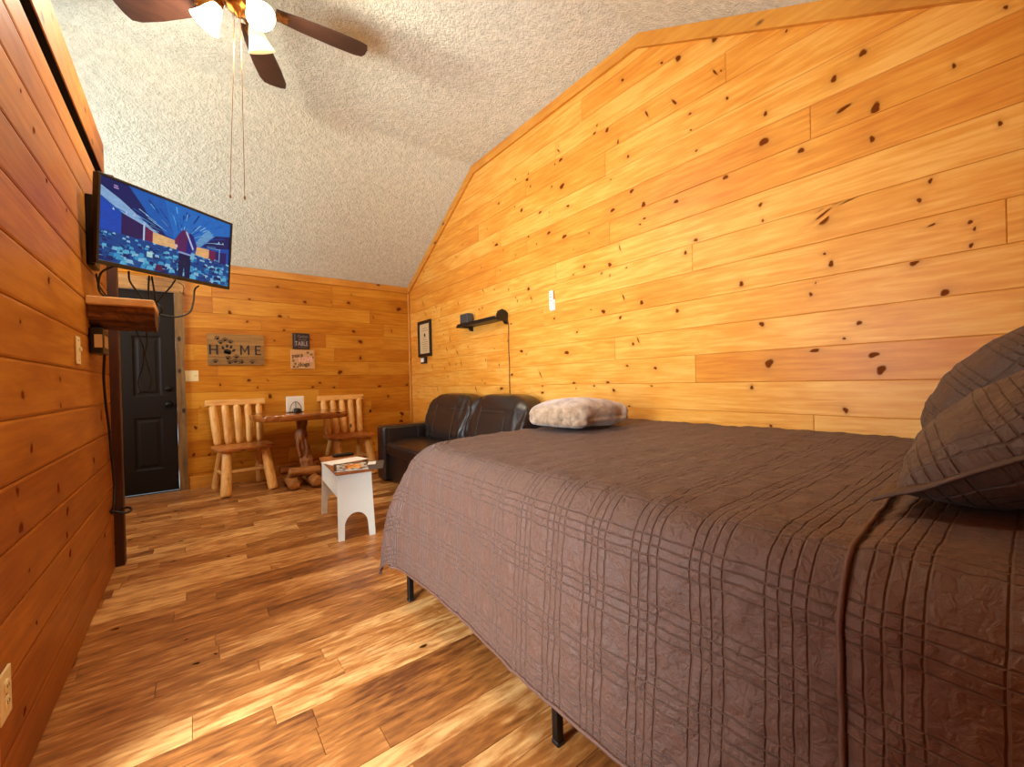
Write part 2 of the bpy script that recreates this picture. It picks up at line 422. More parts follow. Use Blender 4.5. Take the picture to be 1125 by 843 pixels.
def plank_wall(name, P, n_in, u0, u1, seams, joints, mat, clips=(), knots=(), holes=(), extra_knots=0, seed=1, lim=(0, 99), thick=.1, wmin=1.1, wmax=2.6, gap=.0016, tones=None):
    """P(u,z,d) -> point at depth d towards the room. Boards, each with its bevelled edges, in one mesh; knots lie in the board face."""
    rnd = random.Random(seed); bm = bmesh.new(); lay = bm.loops.layers.float_color.new('plank')
    def face(vs, cols):
        try: f = bm.faces.new(vs)
        except ValueError: return
        for lp, c in zip(f.loops, cols): lp[lay] = c
    boards = []
    for r in range(len(seams)-1):
        z0, z1 = seams[r], seams[r+1]
        if z1 <= lim[0] or z0 >= lim[1]: continue
        z0, z1 = max(z0, lim[0]), min(z1, lim[1])
        js = list(joints.get(r, []))
        if not js:
            u = u0+rnd.uniform(.3, wmax)
            while u < u1-.2: js.append(u); u += rnd.uniform(wmin, wmax)
        us = [u0]+sorted(js)+[u1]
        for a, b in zip(us, us[1:]):
            tone = (tones or {}).get(r, rnd.uniform(.15, .85)) if rnd.random() < .8 else rnd.uniform(.1, .9)
            rr = rnd.random()
            pieces = [[(a, z0), (b, z0), (b, z1), (a, z1)]]
            for (ha, hb, hc, hd) in holes:
                nxt = []
                for p in pieces:
                    lo, hi = min(q[0] for q in p), max(q[0] for q in p)
                    if hi <= ha or lo >= hb or z1 <= hc or z0 >= hd: nxt.append(p); continue
                    if lo < ha: nxt.append([(lo, z0), (ha, z0), (ha, z1), (lo, z1)])
                    if hi > hb: nxt.append([(hb, z0), (hi, z0), (hi, z1), (hb, z1)])
                    m0, m1 = max(lo, ha), min(hi, hb)
                    if hd < z1: nxt.append([(m0, hd), (m1, hd), (m1, z1), (m0, z1)])
                    if hc > z0: nxt.append([(m0, z0), (m1, z0), (m1, hc), (m0, hc)])
                pieces = nxt
            for p in pieces:
                for cl in clips: p = clip_poly(p, *cl) if p else p
                if len(p) < 3: continue
                area_ = abs(sum(p[i][0]*p[(i+1) % len(p)][1]-p[(i+1) % len(p)][0]*p[i][1] for i in range(len(p))))/2
                if area_ < 1e-4: continue
                cx, cz = sum(q[0] for q in p)/len(p), sum(q[1] for q in p)/len(p)
                hw, hh = max(abs(q[0]-cx) for q in p), max(abs(q[1]-cz) for q in p)
                def ins(q, g): return (cx+(q[0]-cx)*(1-g/max(hw, g*2)), cz+(q[1]-cz)*(1-g/max(hh, g*2)))
                col = (tone, 0, rr, 1)
                A = [bm.verts.new(P(*ins(q, gap*.4), -.006)) for q in p]
                B = [bm.verts.new(P(*ins(q, gap*.6), -.002)) for q in p]
                C = [bm.verts.new(P(*ins(q, gap*2.2), 0)) for q in p]
                n = len(p)
                for X, Y in ((A, B), (B, C)):
                    for i in range(n): face((X[i], X[(i+1) % n], Y[(i+1) % n], Y[i]), [col]*4)
                face(C, [col]*n)
                boards.append(([ins(q, gap*2.4) for q in p], tone, rr))
    kl = list(knots)
    for _ in range(extra_knots):
        s = rnd.uniform(.006, .018)
        kl.append((rnd.uniform(u0, u1), rnd.uniform(max(seams[0], lim[0]), min(seams[-1], lim[1])), s*rnd.uniform(1, 1.8), s, rnd.uniform(-.4, .4)))
    lay2 = .0004
    for kk in kl:
        u, z, ru, rz = kk[:4]; ang = kk[4] if len(kk) > 4 else 0
        for poly, tone, rr in boards:
            lo, hi = min(q[0] for q in poly), max(q[0] for q in poly); zl, zh = min(q[1] for q in poly), max(q[1] for q in poly)
            if not (lo < u < hi and zl < z < zh): continue
            lay2 += .000004
            N = 20; rings = []
            ph = rnd.uniform(0, 6)
            for s_, kv in ((0, 1), (.45, .95), (.75, .6), (1.2, .2), (2.3, 0)):
                ring = []
                for i in range(N if s_ else 1):
                    th = 2*pi*i/N; w = 1+.18*sin(2*th+ph)+.1*sin(3*th+ph*2)
                    du, dz = ru*s_*cos(th)*w, rz*s_*sin(th)*w
                    if s_ > 1.9: du *= 1.25
                    x, y_ = u+du*cos(ang)-dz*sin(ang), z+du*sin(ang)+dz*cos(ang)
                    x = min(max(x, lo), hi); y_ = min(max(y_, zl), zh)
                    ring.append((bm.verts.new(P(x, y_, lay2)), kv))
                rings.append(ring)
            for i in range(N):
                j = (i+1) % N
                a = (rings[0][0], rings[1][i], rings[1][j])
                face([q[0] for q in a], [(tone, q[1], rr, 1) for q in a])
                for R1, R2 in zip(rings[1:], rings[2:]):
                    q4 = (R1[i], R2[i], R2[j], R1[j])
                    if (q4[0][0].co-q4[1][0].co).length < 1e-5 and (q4[3][0].co-q4[2][0].co).length < 1e-5: continue
                    face([q[0] for q in q4], [(tone, q[1], rr, 1) for q in q4])
            break
    return bm, lay
def back_slab(bm, lay, pts_front, pts_back):
    A = [bm.verts.new(p) for p in pts_front]; B = [bm.verts.new(p) for p in pts_back]; n = len(A)
    for vs in [A, B[::-1]]+[(A[i], B[i], B[(i+1) % n], A[(i+1) % n]) for i in range(n)]:
        f = bm.faces.new(vs)
        for lp in f.loops: lp[lay] = (.05, .35, .5, 1)

# ------------------------------------------------------------------ the setting
KB1 = (RIDGE-EAVE)/(YB-Y2); KN = (RIDGE-2.345)/(Y1-YN)
ROOF = [(0, 1, RIDGE), (KB1, 1, EAVE+KB1*YB), (-KN, 1, 2.345-KN*YN)]
def roofz(y): return min(RIDGE, EAVE+KB1*(YB-y), 2.345+KN*(y-YN))
KR = [(1.501, 3.099, 0.019, 0.017), (1.387, 3.057, 0.036, 0.034), (1.159, 3.029, 0.036, 0.036), (1.808, 3.168, 0.023, 0.019), (1.123, 2.764, 0.01, 0.011), (1.127, 2.819, 0.013, 0.013), (1.095, 2.643, 0.015, 0.016), (1.318, 2.672, 0.017, 0.016), (0.899, 2.451, 0.02, 0.021), (1.777, 2.613, 0.022, 0.019), (1.955, 2.886, 0.033, 0.026), (2.076, 2.919, 0.027, 0.021), (0.91, 2.306, 0.039, 0.044), (1.283, 2.429, 0.014, 0.013), (0.74, 2.182, 0.023, 0.028), (1.315, 2.57, 0.012, 0.011), (0.793, 2.821, 0.012, 0.013), (0.491, 2.515, 0.025, 0.033), (0.36, 2.628, 0.014, 0.02), (0.072, 2.417, 0.011, 0.016), (0.478, 2.321, 0.013, 0.017), (0.451, 2.24, 0.034, 0.045), (0.465, 2.109, 0.02, 0.026), (0.208, 2.28, 0.012, 0.019), (0.091, 1.989, 0.012, 0.017), (0.282, 1.845, 0.013, 0.019), (0.316, 1.777, 0.014, 0.019), (0.626, 1.581, 0.021, 0.026), (0.651, 1.636, 0.011, 0.013), (0.172, 1.638, 0.012, 0.018), (0.161, 1.608, 0.009, 0.014), (0.171, 1.545, 0.012, 0.018), (0.246, 1.37, 0.023, 0.034), (0.711, 1.448, 0.016, 0.018), (0.69, 1.501, 0.007, 0.009), (0.524, 1.281, 0.017, 0.021), (0.581, 1.214, 0.011, 0.013), (0.655, 1.815, 0.05, 0.062), (1.754, 2.361, 0.03, 0.025), (1.661, 2.233, 0.035, 0.031), (1.922, 2.285, 0.032, 0.026), (1.422, 2.169, 0.028, 0.026), (0.933, 1.976, 0.018, 0.02), (0.923, 1.886, 0.013, 0.014), (1.299, 1.889, 0.023, 0.022), (1.368, 1.828, 0.02, 0.02), (1.959, 1.894, 0.033, 0.027), (1.53, 1.702, 0.023, 0.021), (1.04, 1.567, 0.024, 0.025), (1.694, 1.57, 0.029, 0.025), (2.029, 1.558, 0.035, 0.028), (1.876, 1.492, 0.024, 0.02), (1.432, 1.475, 0.024, 0.023), (0.939, 1.327, 0.023, 0.025), (1.114, 2.198, 0.025, 0.026), (1.657, 2.138, 0.018, 0.015), (0.907, 1.113, 0.039, 0.044), (0.477, 1.158, 0.019, 0.025), (0.45, 1.059, 0.031, 0.041), (0.997, 0.982, 0.019, 0.02), (0.581, 0.871, 0.02, 0.026), (0.905, 0.774, 0.013, 0.015), (1.599, 1.114, 0.02, 0.019), (1.826, 1.14, 0.019, 0.016), (2.002, 1.021, 0.026, 0.021), (1.949, 0.963, 0.025, 0.02), (1.771, 1.291, 0.022, 0.019), (4.655, 1.645, 0.06, 0.03), (3.017, 1.331, 0.038, 0.024), (3.173, 1.114, 0.034, 0.021), (2.351, 1.022, 0.031, 0.022), (2.737, 0.941, 0.03, 0.021), (3.351, 0.979, 0.046, 0.028), (4.417, 1.047, 0.06, 0.034), (2.563, 1.578, 0.023, 0.015), (2.303, 1.433, 0.018, 0.013), (3.167, 1.607, 0.022, 0.014), (2.424, 1.276, 0.042, 0.031), (2.44, 2.88, 0.036, 0.026), (2.876, 2.89, 0.038, 0.025), (2.432, 2.659, 0.052, 0.037), (2.965, 2.642, 0.039, 0.025), (2.71, 2.536, 0.031, 0.021), (2.37, 2.472, 0.027, 0.019), (3.375, 2.434, 0.047, 0.028), (3.555, 2.338, 0.06, 0.042), (2.604, 2.323, 0.039, 0.028), (2.874, 2.37, 0.025, 0.016), (3.698, 2.126, 0.06, 0.039), (4.264, 2.347, 0.06, 0.038), (2.893, 1.895, 0.039, 0.025), (2.42, 2.237, 0.042, 0.029), (2.209, 1.939, 0.029, 0.021), (3.318, 2.831, 0.03, 0.018)]
KL = [(1.862, 0.885, 0.045, 0.013), (1.795, 1.046, 0.041, 0.013), (1.726, 0.782, 0.045, 0.014), (1.746, 0.677, 0.054, 0.017), (2.154, 0.708, 0.06, 0.016), (2.275, 0.599, 0.06, 0.017), (2.256, 0.514, 0.05, 0.012), (2.297, 0.432, 0.059, 0.013), (1.805, 0.537, 0.024, 0.007), (2.227, 1.099, 0.035, 0.009), (2.223, 1.001, 0.041, 0.01), (3.062, 0.921, 0.06, 0.028), (2.824, 0.717, 0.06, 0.017), (3.061, 0.288, 0.06, 0.018), (2.123, 1.779, 0.049, 0.013), (2.113, 1.441, 0.049, 0.013), (2.414, 1.787, 0.032, 0.008), (1.794, 1.256, 0.019, 0.007), (1.989, 1.898, 0.042, 0.012), (1.866, 1.956, 0.021, 0.007), (2.125, 1.792, 0.036, 0.01), (1.887, 0.472, 0.06, 0.021), (2.281, 0.312, 0.06, 0.016), (1.857, 0.363, 0.026, 0.008), (1.861, 0.312, 0.026, 0.008), (1.728, 0.177, 0.038, 0.012)]
KB = [(0.537, 2.055, 0.019, 0.023), (0.823, 2.228, 0.026, 0.03), (1.112, 2.08, 0.029, 0.031), (1.63, 2.119, 0.03, 0.031), (2.251, 2.141, 0.04, 0.038), (2.308, 2.095, 0.048, 0.046), (0.348, 1.885, 0.029, 0.036), (0.839, 1.882, 0.033, 0.038), (0.509, 1.8, 0.018, 0.021), (0.877, 1.723, 0.019, 0.022), (1.684, 1.752, 0.03, 0.031), (1.768, 1.621, 0.041, 0.041), (1.762, 1.405, 0.031, 0.032), (1.5, 1.221, 0.04, 0.042), (1.865, 1.223, 0.034, 0.034), (0.51, 1.135, 0.024, 0.029), (1.257, 1.09, 0.021, 0.022), (1.173, 1.038, 0.021, 0.022), (1.422, 1.017, 0.031, 0.032), (2.005, 1.023, 0.035, 0.034), (2.399, 1.035, 0.028, 0.025), (2.123, 0.885, 0.026, 0.025), (0.714, 0.944, 0.033, 0.037), (1.875, 0.699, 0.032, 0.031), (2.314, 0.631, 0.045, 0.043), (2.302, 0.531, 0.037, 0.035), (0.592, 1.05, 0.015, 0.018), (0.243, 1.09, 0.016, 0.02), (0.775, 1.595, 0.015, 0.017), (0.019, 0.641, 0.023, 0.029), (-0.003, 0.354, 0.023, 0.029), (0.129, 0.337, 0.024, 0.029)]

# floor: scraped boards running across the room
rnd = random.Random(5); seams = [YN]
y = YN+.05
while y < YB-.03: seams.append(y); y += rnd.choice([.082, .096, .096, .118])
seams.append(YB)
bm, lay = plank_wall('floor', lambda u, z, d: (u, z, d), 1, XO, XR, seams, {}, None, extra_knots=90, seed=11, wmin=.35, wmax=1.3, gap=.0007)
back_slab(bm, lay, [(XO-.1, YN-.1, -.006), (XR+.1, YN-.1, -.006), (XR+.1, YB+.12, -.006), (XO-.1, YB+.12, -.006)], [(XO-.1, YN-.1, -.1), (XR+.1, YN-.1, -.1), (XR+.1, YB+.12, -.1), (XO-.1, YB+.12, -.1)])
struct(obj('floor', bm, M['floor']))

# ceiling: flat middle with a slope either side
prof = [(YN-.1, roofz(YN-.1)), (Y1, RIDGE), (Y2, RIDGE), (YB+.1, roofz(YB+.1))]
bm = bmesh.new()
prism(bm, prof+[(p[0], p[1]+.1) for p in prof[::-1]], XO-.1, XR+.1, 'x')
struct(obj('ceiling', bm, M['ceiling']))

# right wall
JR = {4: [.71, 3.1], 5: [2.9], 6: [1.32, 4.2], 7: [1.93, 3.6], 8: [3.3], 9: [.079, 2.7, 4.4], 10: [1.325, 3.8], 11: [2.53, 4.6], 12: [1.955, 3.4], 13: [.698, 2.9], 14: [3.3], 15: [1.98, 3.7], 16: [1.1, 2.9], 17: [.4, 2.5], 18: [2.2], 19: [1.6]}
TR = {13: .3, 12: .32, 11: .7, 10: .74, 9: .5, 8: .6, 7: .55, 6: .6, 5: .72}
KR = [(u, z, ru*.85, rz*.85) for u, z, ru, rz in KR if ru < .054 or rz < .03]
KR += [(.655, 1.83, .055, .011, -.5), (.905, 2.215, .045, .016, -.25), (.565, 2.30, .042, .018, -.2), (.335, 1.515, .026, .02, 0), (.70, 1.165, .04, .013, 0), (.475, 1.13, .03, .022, 0), (.60, 2.46, .022, .024, 0),
       (1.62, 2.83, .010, .045, -.5), (1.42, 2.80, .010, .05, -.6), (1.16, 2.83, .009, .04, -.6), (1.86, 2.75, .014, .03, 0), (.28, 1.66, .02, .008, -.4)]
rk = random.Random(77)
KR += [(rk.uniform(1.6, 5.4), rk.uniform(.8, 3.0), rk.uniform(.006, .014), rk.uniform(.006, .016), 0) for _ in range(70)]
KR += [(rk.uniform(1.4, 5.2), rk.uniform(.9, 3.1), .007, rk.uniform(.025, .05), rk.uniform(-.7, -.2)) for _ in range(26)]
KB += [(rk.uniform(.0, 2.4), rk.uniform(.2, 2.3), .007, rk.uniform(.016, .035), rk.uniform(.2, .8)) for _ in range(14)]
bm, lay = plank_wall('wall_right', lambda u, z, d: (XR-d, u, z), -1, YN, YB, SEAMS, JR, None, clips=ROOF, knots=KR, seed=3, tones=TR)
pr = [(YN-.1, 0), (YB+.1, 0), (YB+.1, roofz(YB+.1)), (Y2, RIDGE), (Y1, RIDGE), (YN-.1, roofz(YN-.1))]
back_slab(bm, lay, [(XR+.006, a, b) for a, b in pr], [(XR+.1, a, b) for a, b in pr])
struct(obj('wall_right', bm, M['pine_right']))

# back wall with the doorway
DX0, DX1, DZ = -.91, -.12, 2.065
bm, lay = plank_wall('wall_back', lambda u, z, d: (u, YB-d, z), -1, XO, XR, SEAMS, {11: [.194, 1.9], 12: [.19, 1.43], 13: [1.43]}, None, clips=[(0, 1, EAVE)], knots=KB, holes=[(DX0, DX1, -1, DZ)], seed=8)
for a, b, c, d in ((XO, DX0, 0, EAVE), (DX1, XR, 0, EAVE), (DX0, DX1, DZ, EAVE)):
    back_slab(bm, lay, [(a, YB+.006, c), (b, YB+.006, c), (b, YB+.006, d), (a, YB+.006, d)], [(a, YB+.1, c), (b, YB+.1, c), (b, YB+.1, d), (a, YB+.1, d)])
struct(obj('wall_back', bm, M['pine_back']))

# near wall behind the camera
bm, lay = plank_wall('wall_near', lambda u, z, d: (u, YN+d, z), -1, XL-.12, XR, SEAMS, {}, None, clips=[(0, 1, roofz(YN))], extra_knots=30, seed=18)
back_slab(bm, lay, [(XL-.12, YN-.006, 0), (XR, YN-.006, 0), (XR, YN-.006, roofz(YN)), (XL-.12, YN-.006, roofz(YN))], [(XL-.12, YN-.1, 0), (XR, YN-.1, 0), (XR, YN-.1, roofz(YN)), (XL-.12, YN-.1, roofz(YN))])
struct(obj('wall_near', bm, M['pine_back']))

# left wall: full height beside the porch doorway, then a partition that stops below the ceiling
LE, LTOP, OY0, OY1, OZ = 3.40, 2.245, .72, 1.44, 2.06
KL2 = [(u, z, ru*.55, rz*1.8) for u, z, ru, rz in KL]
sl = SEAML[:-1]+[LTOP, 2.42, 2.59, 2.76, 2.93, 3.1, 3.27, 3.44]
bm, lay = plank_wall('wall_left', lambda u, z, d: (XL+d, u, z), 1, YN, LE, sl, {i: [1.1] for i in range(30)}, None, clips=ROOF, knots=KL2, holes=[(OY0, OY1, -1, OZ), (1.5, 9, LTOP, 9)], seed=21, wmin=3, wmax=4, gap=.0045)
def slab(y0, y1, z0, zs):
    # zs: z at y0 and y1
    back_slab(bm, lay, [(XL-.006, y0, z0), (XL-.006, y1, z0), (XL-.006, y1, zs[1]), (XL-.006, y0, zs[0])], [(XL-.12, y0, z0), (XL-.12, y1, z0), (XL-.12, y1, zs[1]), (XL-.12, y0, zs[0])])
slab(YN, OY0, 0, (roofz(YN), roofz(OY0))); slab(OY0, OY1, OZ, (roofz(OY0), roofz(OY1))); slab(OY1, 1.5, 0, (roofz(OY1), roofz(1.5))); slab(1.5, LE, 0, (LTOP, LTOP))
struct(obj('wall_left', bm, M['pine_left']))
# alcove walls behind the partition
bm, lay = plank_wall('wall_outer', lambda u, z, d: (XO+d, u, z), 1, 1.5, YB, SEAMS, {}, None, clips=ROOF, extra_knots=30, seed=31, holes=[(3.75, 4.85, 1.15, 1.95)])
pr = [(1.4, 0), (YB+.1, 0), (YB+.1, roofz(YB+.1)), (Y2, RIDGE), (Y1, RIDGE), (1.4, roofz(1.4))]
for pr in ([(1.4, 0), (3.75, 0), (3.75, roofz(3.75)), (Y1, RIDGE), (1.4, roofz(1.4))], [(4.85, 0), (YB+.1, 0), (YB+.1, roofz(YB+.1)), (4.85, roofz(4.85))],
           [(3.75, 0), (4.85, 0), (4.85, 1.15), (3.75, 1.15)], [(3.75, 1.95), (4.85, 1.95), (4.85, roofz(4.85)), (3.765, RIDGE), (3.75, RIDGE)]):
    back_slab(bm, lay, [(XO-.006, a, b) for a, b in pr], [(XO-.1, a, b) for a, b in pr])
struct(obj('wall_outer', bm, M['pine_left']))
bm = bmesh.new()
for q in ((3.68, 3.75, 1.08, 2.02), (4.85, 4.92, 1.08, 2.02), (3.75, 4.85, 1.08, 1.15), (3.75, 4.85, 1.95, 2.02)): box(bm, XO+.0005, XO+.02, *q, bev=.002)
for q in ((3.75, 3.79, 1.15, 1.95), (4.81, 4.85, 1.15, 1.95), (3.79, 4.81, 1.15, 1.19), (3.79, 4.81, 1.91, 1.95), (3.79, 4.81, 1.53, 1.57)): box(bm, XO-.07, XO-.03, *q, bev=.002)
struct(obj('window_1', bm, M['trim_z']))  # unseen window, added as a source for the ceiling fill
bm, lay = plank_wall('wall_alcove', lambda u, z, d: (u, 1.5+d, z), 1, XO, XL-.12, SEAMS, {}, None, clips=[(0, 1, roofz(1.5))], extra_knots=12, seed=33)
back_slab(bm, lay, [(XO, 1.494, 0), (XL-.12, 1.494, 0), (XL-.12, 1.494, roofz(1.5)), (XO, 1.494, roofz(1.5))], [(XO, 1.4, 0), (XL-.12, 1.4, 0), (XL-.12, 1.4, roofz(1.4)), (XO, 1.4, roofz(1.4))])
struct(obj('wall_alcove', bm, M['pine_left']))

# trims
def offset_path(pts, w):
    out = []
    for i, p in enumerate(pts):
        a = Vector(pts[max(i-1, 0)]); b = Vector(p); c = Vector(pts[min(i+1, len(pts)-1)])
        n = Vector((0, 0))
        for q, r in ((a, b), (b, c)):
            if (r-q).length > 1e-6: t = (r-q).normalized(); n += Vector((t.y, -t.x))
        n.normalize(); t = ((b-a) if (b-a).length > 1e-6 else (c-b)).normalized(); k = n.dot(Vector((t.y, -t.x)))
        out.append(tuple(b+n*w/max(.3, k)))
    return out
pts = [(YN, roofz(YN)), (Y1, RIDGE), (Y2, RIDGE), (YB, EAVE)]
inn = offset_path(pts, .085); bm = bmesh.new()
for i in range(3): prism(bm, [pts[i], pts[i+1], inn[i+1], inn[i]], XR-.024, XR-.0005, 'x')
bm2 = bmesh.new(); merge(bm2, bm)
struct(obj('trim_1', bm2, M['trim_y']))
struct(boxo('trim_2', (XO, XR-.02, YB-.02, YB-.0005, EAVE-.08, EAVE+.005), M['trim_x'], bev=.004))
struct(boxo('trim_3', (XR-.03, XR-.001, YB-.03, YB-.001, .11, EAVE-.08), M['trim_z'], bev=.012, seg=3))
struct(boxo('trim_4', (XL-.10, XL-.008, 1.5, LE+.03, LTOP-.01, 2.35), M['gap'], bev=0))  # black filler strip nearly flush with the boards, painted as the gap's shade
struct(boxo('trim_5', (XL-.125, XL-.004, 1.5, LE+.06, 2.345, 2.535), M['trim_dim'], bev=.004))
struct(boxo('trim_6', (XL-.135, XL+.042, LE+.001, LE+.075, 0, LTOP+.1), M['dark_post'], bev=.004))
struct(boxo('baseboard_back', (DX1+.075, XR-.02, YB-.018, YB-.0005, 0, .125), M['trim_x'], bev=.003))
struct(boxo('baseboard_right', (XR-.018, XR-.0005, YN, YB-.02, 0, .11), M['trim_y'], bev=.003))
# porch doorway casing
bm = bmesh.new()
for a in ((XL+.0005, XL+.02, OY0-.08, OY0, 0, OZ+.08), (XL+.0005, XL+.02, OY1, OY1+.03, 0, OZ+.08), (XL+.0005, XL+.02, OY0, OY1, OZ, OZ+.08)): box(bm, *a, bev=.003)
struct(obj('trim_7', bm, M['trim_z']))
# rustic casing of the back door
bm = bmesh.new()
def wavy(x0, x1, z0, z1, vertical, seed):
    n = 22; A, B = [], []
    for i in range(n+1):
        t = i/n; w = .006*noise.noise(Vector((t*9, seed, 0))); w2 = .009*noise.noise(Vector((t*7, seed+5, 0)))
        if vertical: z = lerp(z0, z1, t); A.append((x0+w, z)); B.append((x1+w2, z))
        else: x = lerp(x0, x1, t); A.append((x, z0+w)); B.append((x, z1+w2))
    return A+B[::-1]
prism(bm, wavy(DX1-.008, DX1+.066, 0, DZ, True, 1), YB-.03, YB-.0005, 'y')
prism(bm, wavy(DX0-.066, DX0+.008, 0, DZ, True, 4), YB-.03, YB-.0005, 'y')
struct(obj('trim_8', bm, M['rough_z']))
bm = bmesh.new(); prism(bm, wavy(DX0-.09, DX1+.085, DZ-.008, DZ+.125, False, 9), YB-.035, YB-.0005, 'y')
struct(obj('trim_9', bm, M['rough_x']))

# the back door: dark six panel slab
def panel_door():
    bm = bmesh.new(); x0, x1, z0, z1, yf, yb = DX0+.012, DX1-.010, .014, DZ-.008, YB+.016, YB+.058
    W = x1-x0; m, mu = .115, .10; pw = (W-2*m-mu)/2
    xs = [x0, x0+m, x0+m+pw, x0+m+pw+mu, x1-m, x1]; zs = [z0, .245, .775, .99, 1.60, 1.74, 1.93, z1]
    for i in range(5):
        for j in range(7):
            a, b, c, d = xs[i], xs[i+1], zs[j], zs[j+1]
            if i in (1, 3) and j in (1, 3, 5):
                prev = None
                for g, dep in ((0, 0), (.006, .004), (.016, .011), (.03, .011), (.05, .004)):
                    ring = [bm.verts.new(p) for p in ((a+g, yf+dep, c+g), (b-g, yf+dep, c+g), (b-g, yf+dep, d-g), (a+g, yf+dep, d-g))]
                    if prev:
                        for k in range(4): bm.faces.new((prev[k], prev[(k+1) % 4], ring[(k+1) % 4], ring[k]))
                    prev = ring
                bm.faces.new(prev)
            else: bm.faces.new([bm.verts.new(p) for p in ((a, yf, c), (b, yf, c), (b, yf, d), (a, yf, d))])
    A = [bm.verts.new(p) for p in ((x0, yf, z0), (x1, yf, z0), (x1, yf, z1), (x0, yf, z1))]; B = [bm.verts.new((v.co.x, yb, v.co.z)) for v in A]
    bm.faces.new(B)
    for k in range(4): bm.faces.new((A[k], A[(k+1) % 4], B[(k+1) % 4], B[k]))
    bmesh.ops.remove_doubles(bm, verts=bm.verts, dist=1e-5)
    return obj('door_1', bm, M['door'])
door = struct(panel_door(), 'dark brown moulded six panel door with a black knob in the back wall', 'door')
bm = bmesh.new(); R = Matrix.Translation((DX1-.075, YB+.016, .90)) @ Matrix.Rotation(pi/2, 4, 'X')
lathe(bm, [(0, 0), (.032, 0), (.032, .006), (.012, .01), (.012, .035), (.026, .045), (.03, .058), (.024, .07), (0, .074)], 20, M4=R); obj('door_handle', bm, M['black_metal'], door)
bm = bmesh.new(); R = Matrix.Translation((DX1-.075, YB+.016, 1.06)) @ Matrix.Rotation(pi/2, 4, 'X')
lathe(bm, [(0, 0), (.028, 0), (.028, .01), (.02, .018), (0, .018)], 20, M4=R); obj('deadbolt', bm, M['black_metal'], door)
struct(boxo('trim_10', (DX0, DX1, YB+.001, YB+.1, .0005, .006), M['black_metal'], bev=0))

# ------------------------------------------------------------------ helpers for things placed in world measures
def wobj(name, bm, mat, parent, smooth=False, root=None):
    """mesh built in world measures, re-expressed in its thing's own frame"""
    r = root or parent
    while r.parent is not None: r = r.parent
    inv = (Matrix.Translation(r.location) @ r.rotation_euler.to_matrix().to_4x4()).inverted()
    bm.transform(inv); return obj(name, bm, mat, parent, smooth)
def superq(cx, cy, cz, sx, sy, sz, e1=.45, e2=.3, nu=56, nv=30, fn=None):
    """rounded cushion body; e1 roundness in height, e2 in plan"""
    bm = bmesh.new()
    def p(c, e): return math.copysign(abs(c)**e, c)
    rows = []
    for j in range(nv+1):
        ph = -pi/2+pi*j/nv
        if j in (0, nv): rows.append([bm.verts.new((0, 0, sz*p(sin(ph), e1)))]); continue
        rows.append([bm.verts.new((sx*p(cos(ph), e1)*p(cos(2*pi*i/nu), e2), sy*p(cos(ph), e1)*p(sin(2*pi*i/nu), e2), sz*p(sin(ph), e1))) for i in range(nu)])
    for j in range(nv):
        A, B = rows[j], rows[j+1]
        for i in range(nu):
            k = (i+1) % nu
            if len(A) == 1: f = bm.faces.new((A[0], B[k], B[i]))
            elif len(B) == 1: f = bm.faces.new((A[i], A[k], B[0]))
            else: f = bm.faces.new((A[i], A[k], B[k], B[i]))
            f.smooth = True
    for v in bm.verts:
        q = v.co.copy()
        if fn: q = fn(q)
        v.co = q+Vector((cx, cy, cz))
    return bm
def N3(x, y, z): return noise.noise(Vector((x, y, z)))

# ------------------------------------------------------------------ the bed: steel frame, mattress, quilted comforter
XS, FS, RR, ZT = .885, 1.85, .115, .765          # where the top starts to roll over, on the side and at the foot
bed = thing('bed', 'metal framed double bed with thin black legs against the right wall', 'bed', (1.62, .9, 0))
wobj('mattress', (lambda b: (box(b, .90, 2.42, -.26, 1.84, .47, .73, bev=.09, seg=4), b)[1])(bmesh.new()), M['white'], bed, True)
bm = bmesh.new()
for y_ in (-.24, .87, 1.88): box(bm, .80, 2.40, y_-.018, y_+.018, .40, .435, bev=.003)
for x_ in (.815, 1.6, 2.39): box(bm, x_-.018, x_+.018, -.24, 1.88, .435, .468, bev=.003)
wobj('bed_frame', bm, M['black_metal'], bed)
for x_ in (.812, 1.6, 2.38):
    for y_ in (-.23, .872, 1.89):
        bm = bmesh.new(); box(bm, x_-.0125, x_+.0125, y_-.0125, y_+.0125, .012, .41, bev=.0025)
        lg = wobj('leg', bm, M['black_metal'], bed)
        bm = bmesh.new(); box(bm, x_-.0145, x_+.0145, y_-.0145, y_+.0145, .0, .014, bev=.003)
        wobj('foot_cap', bm, M['black_plastic'], lg)

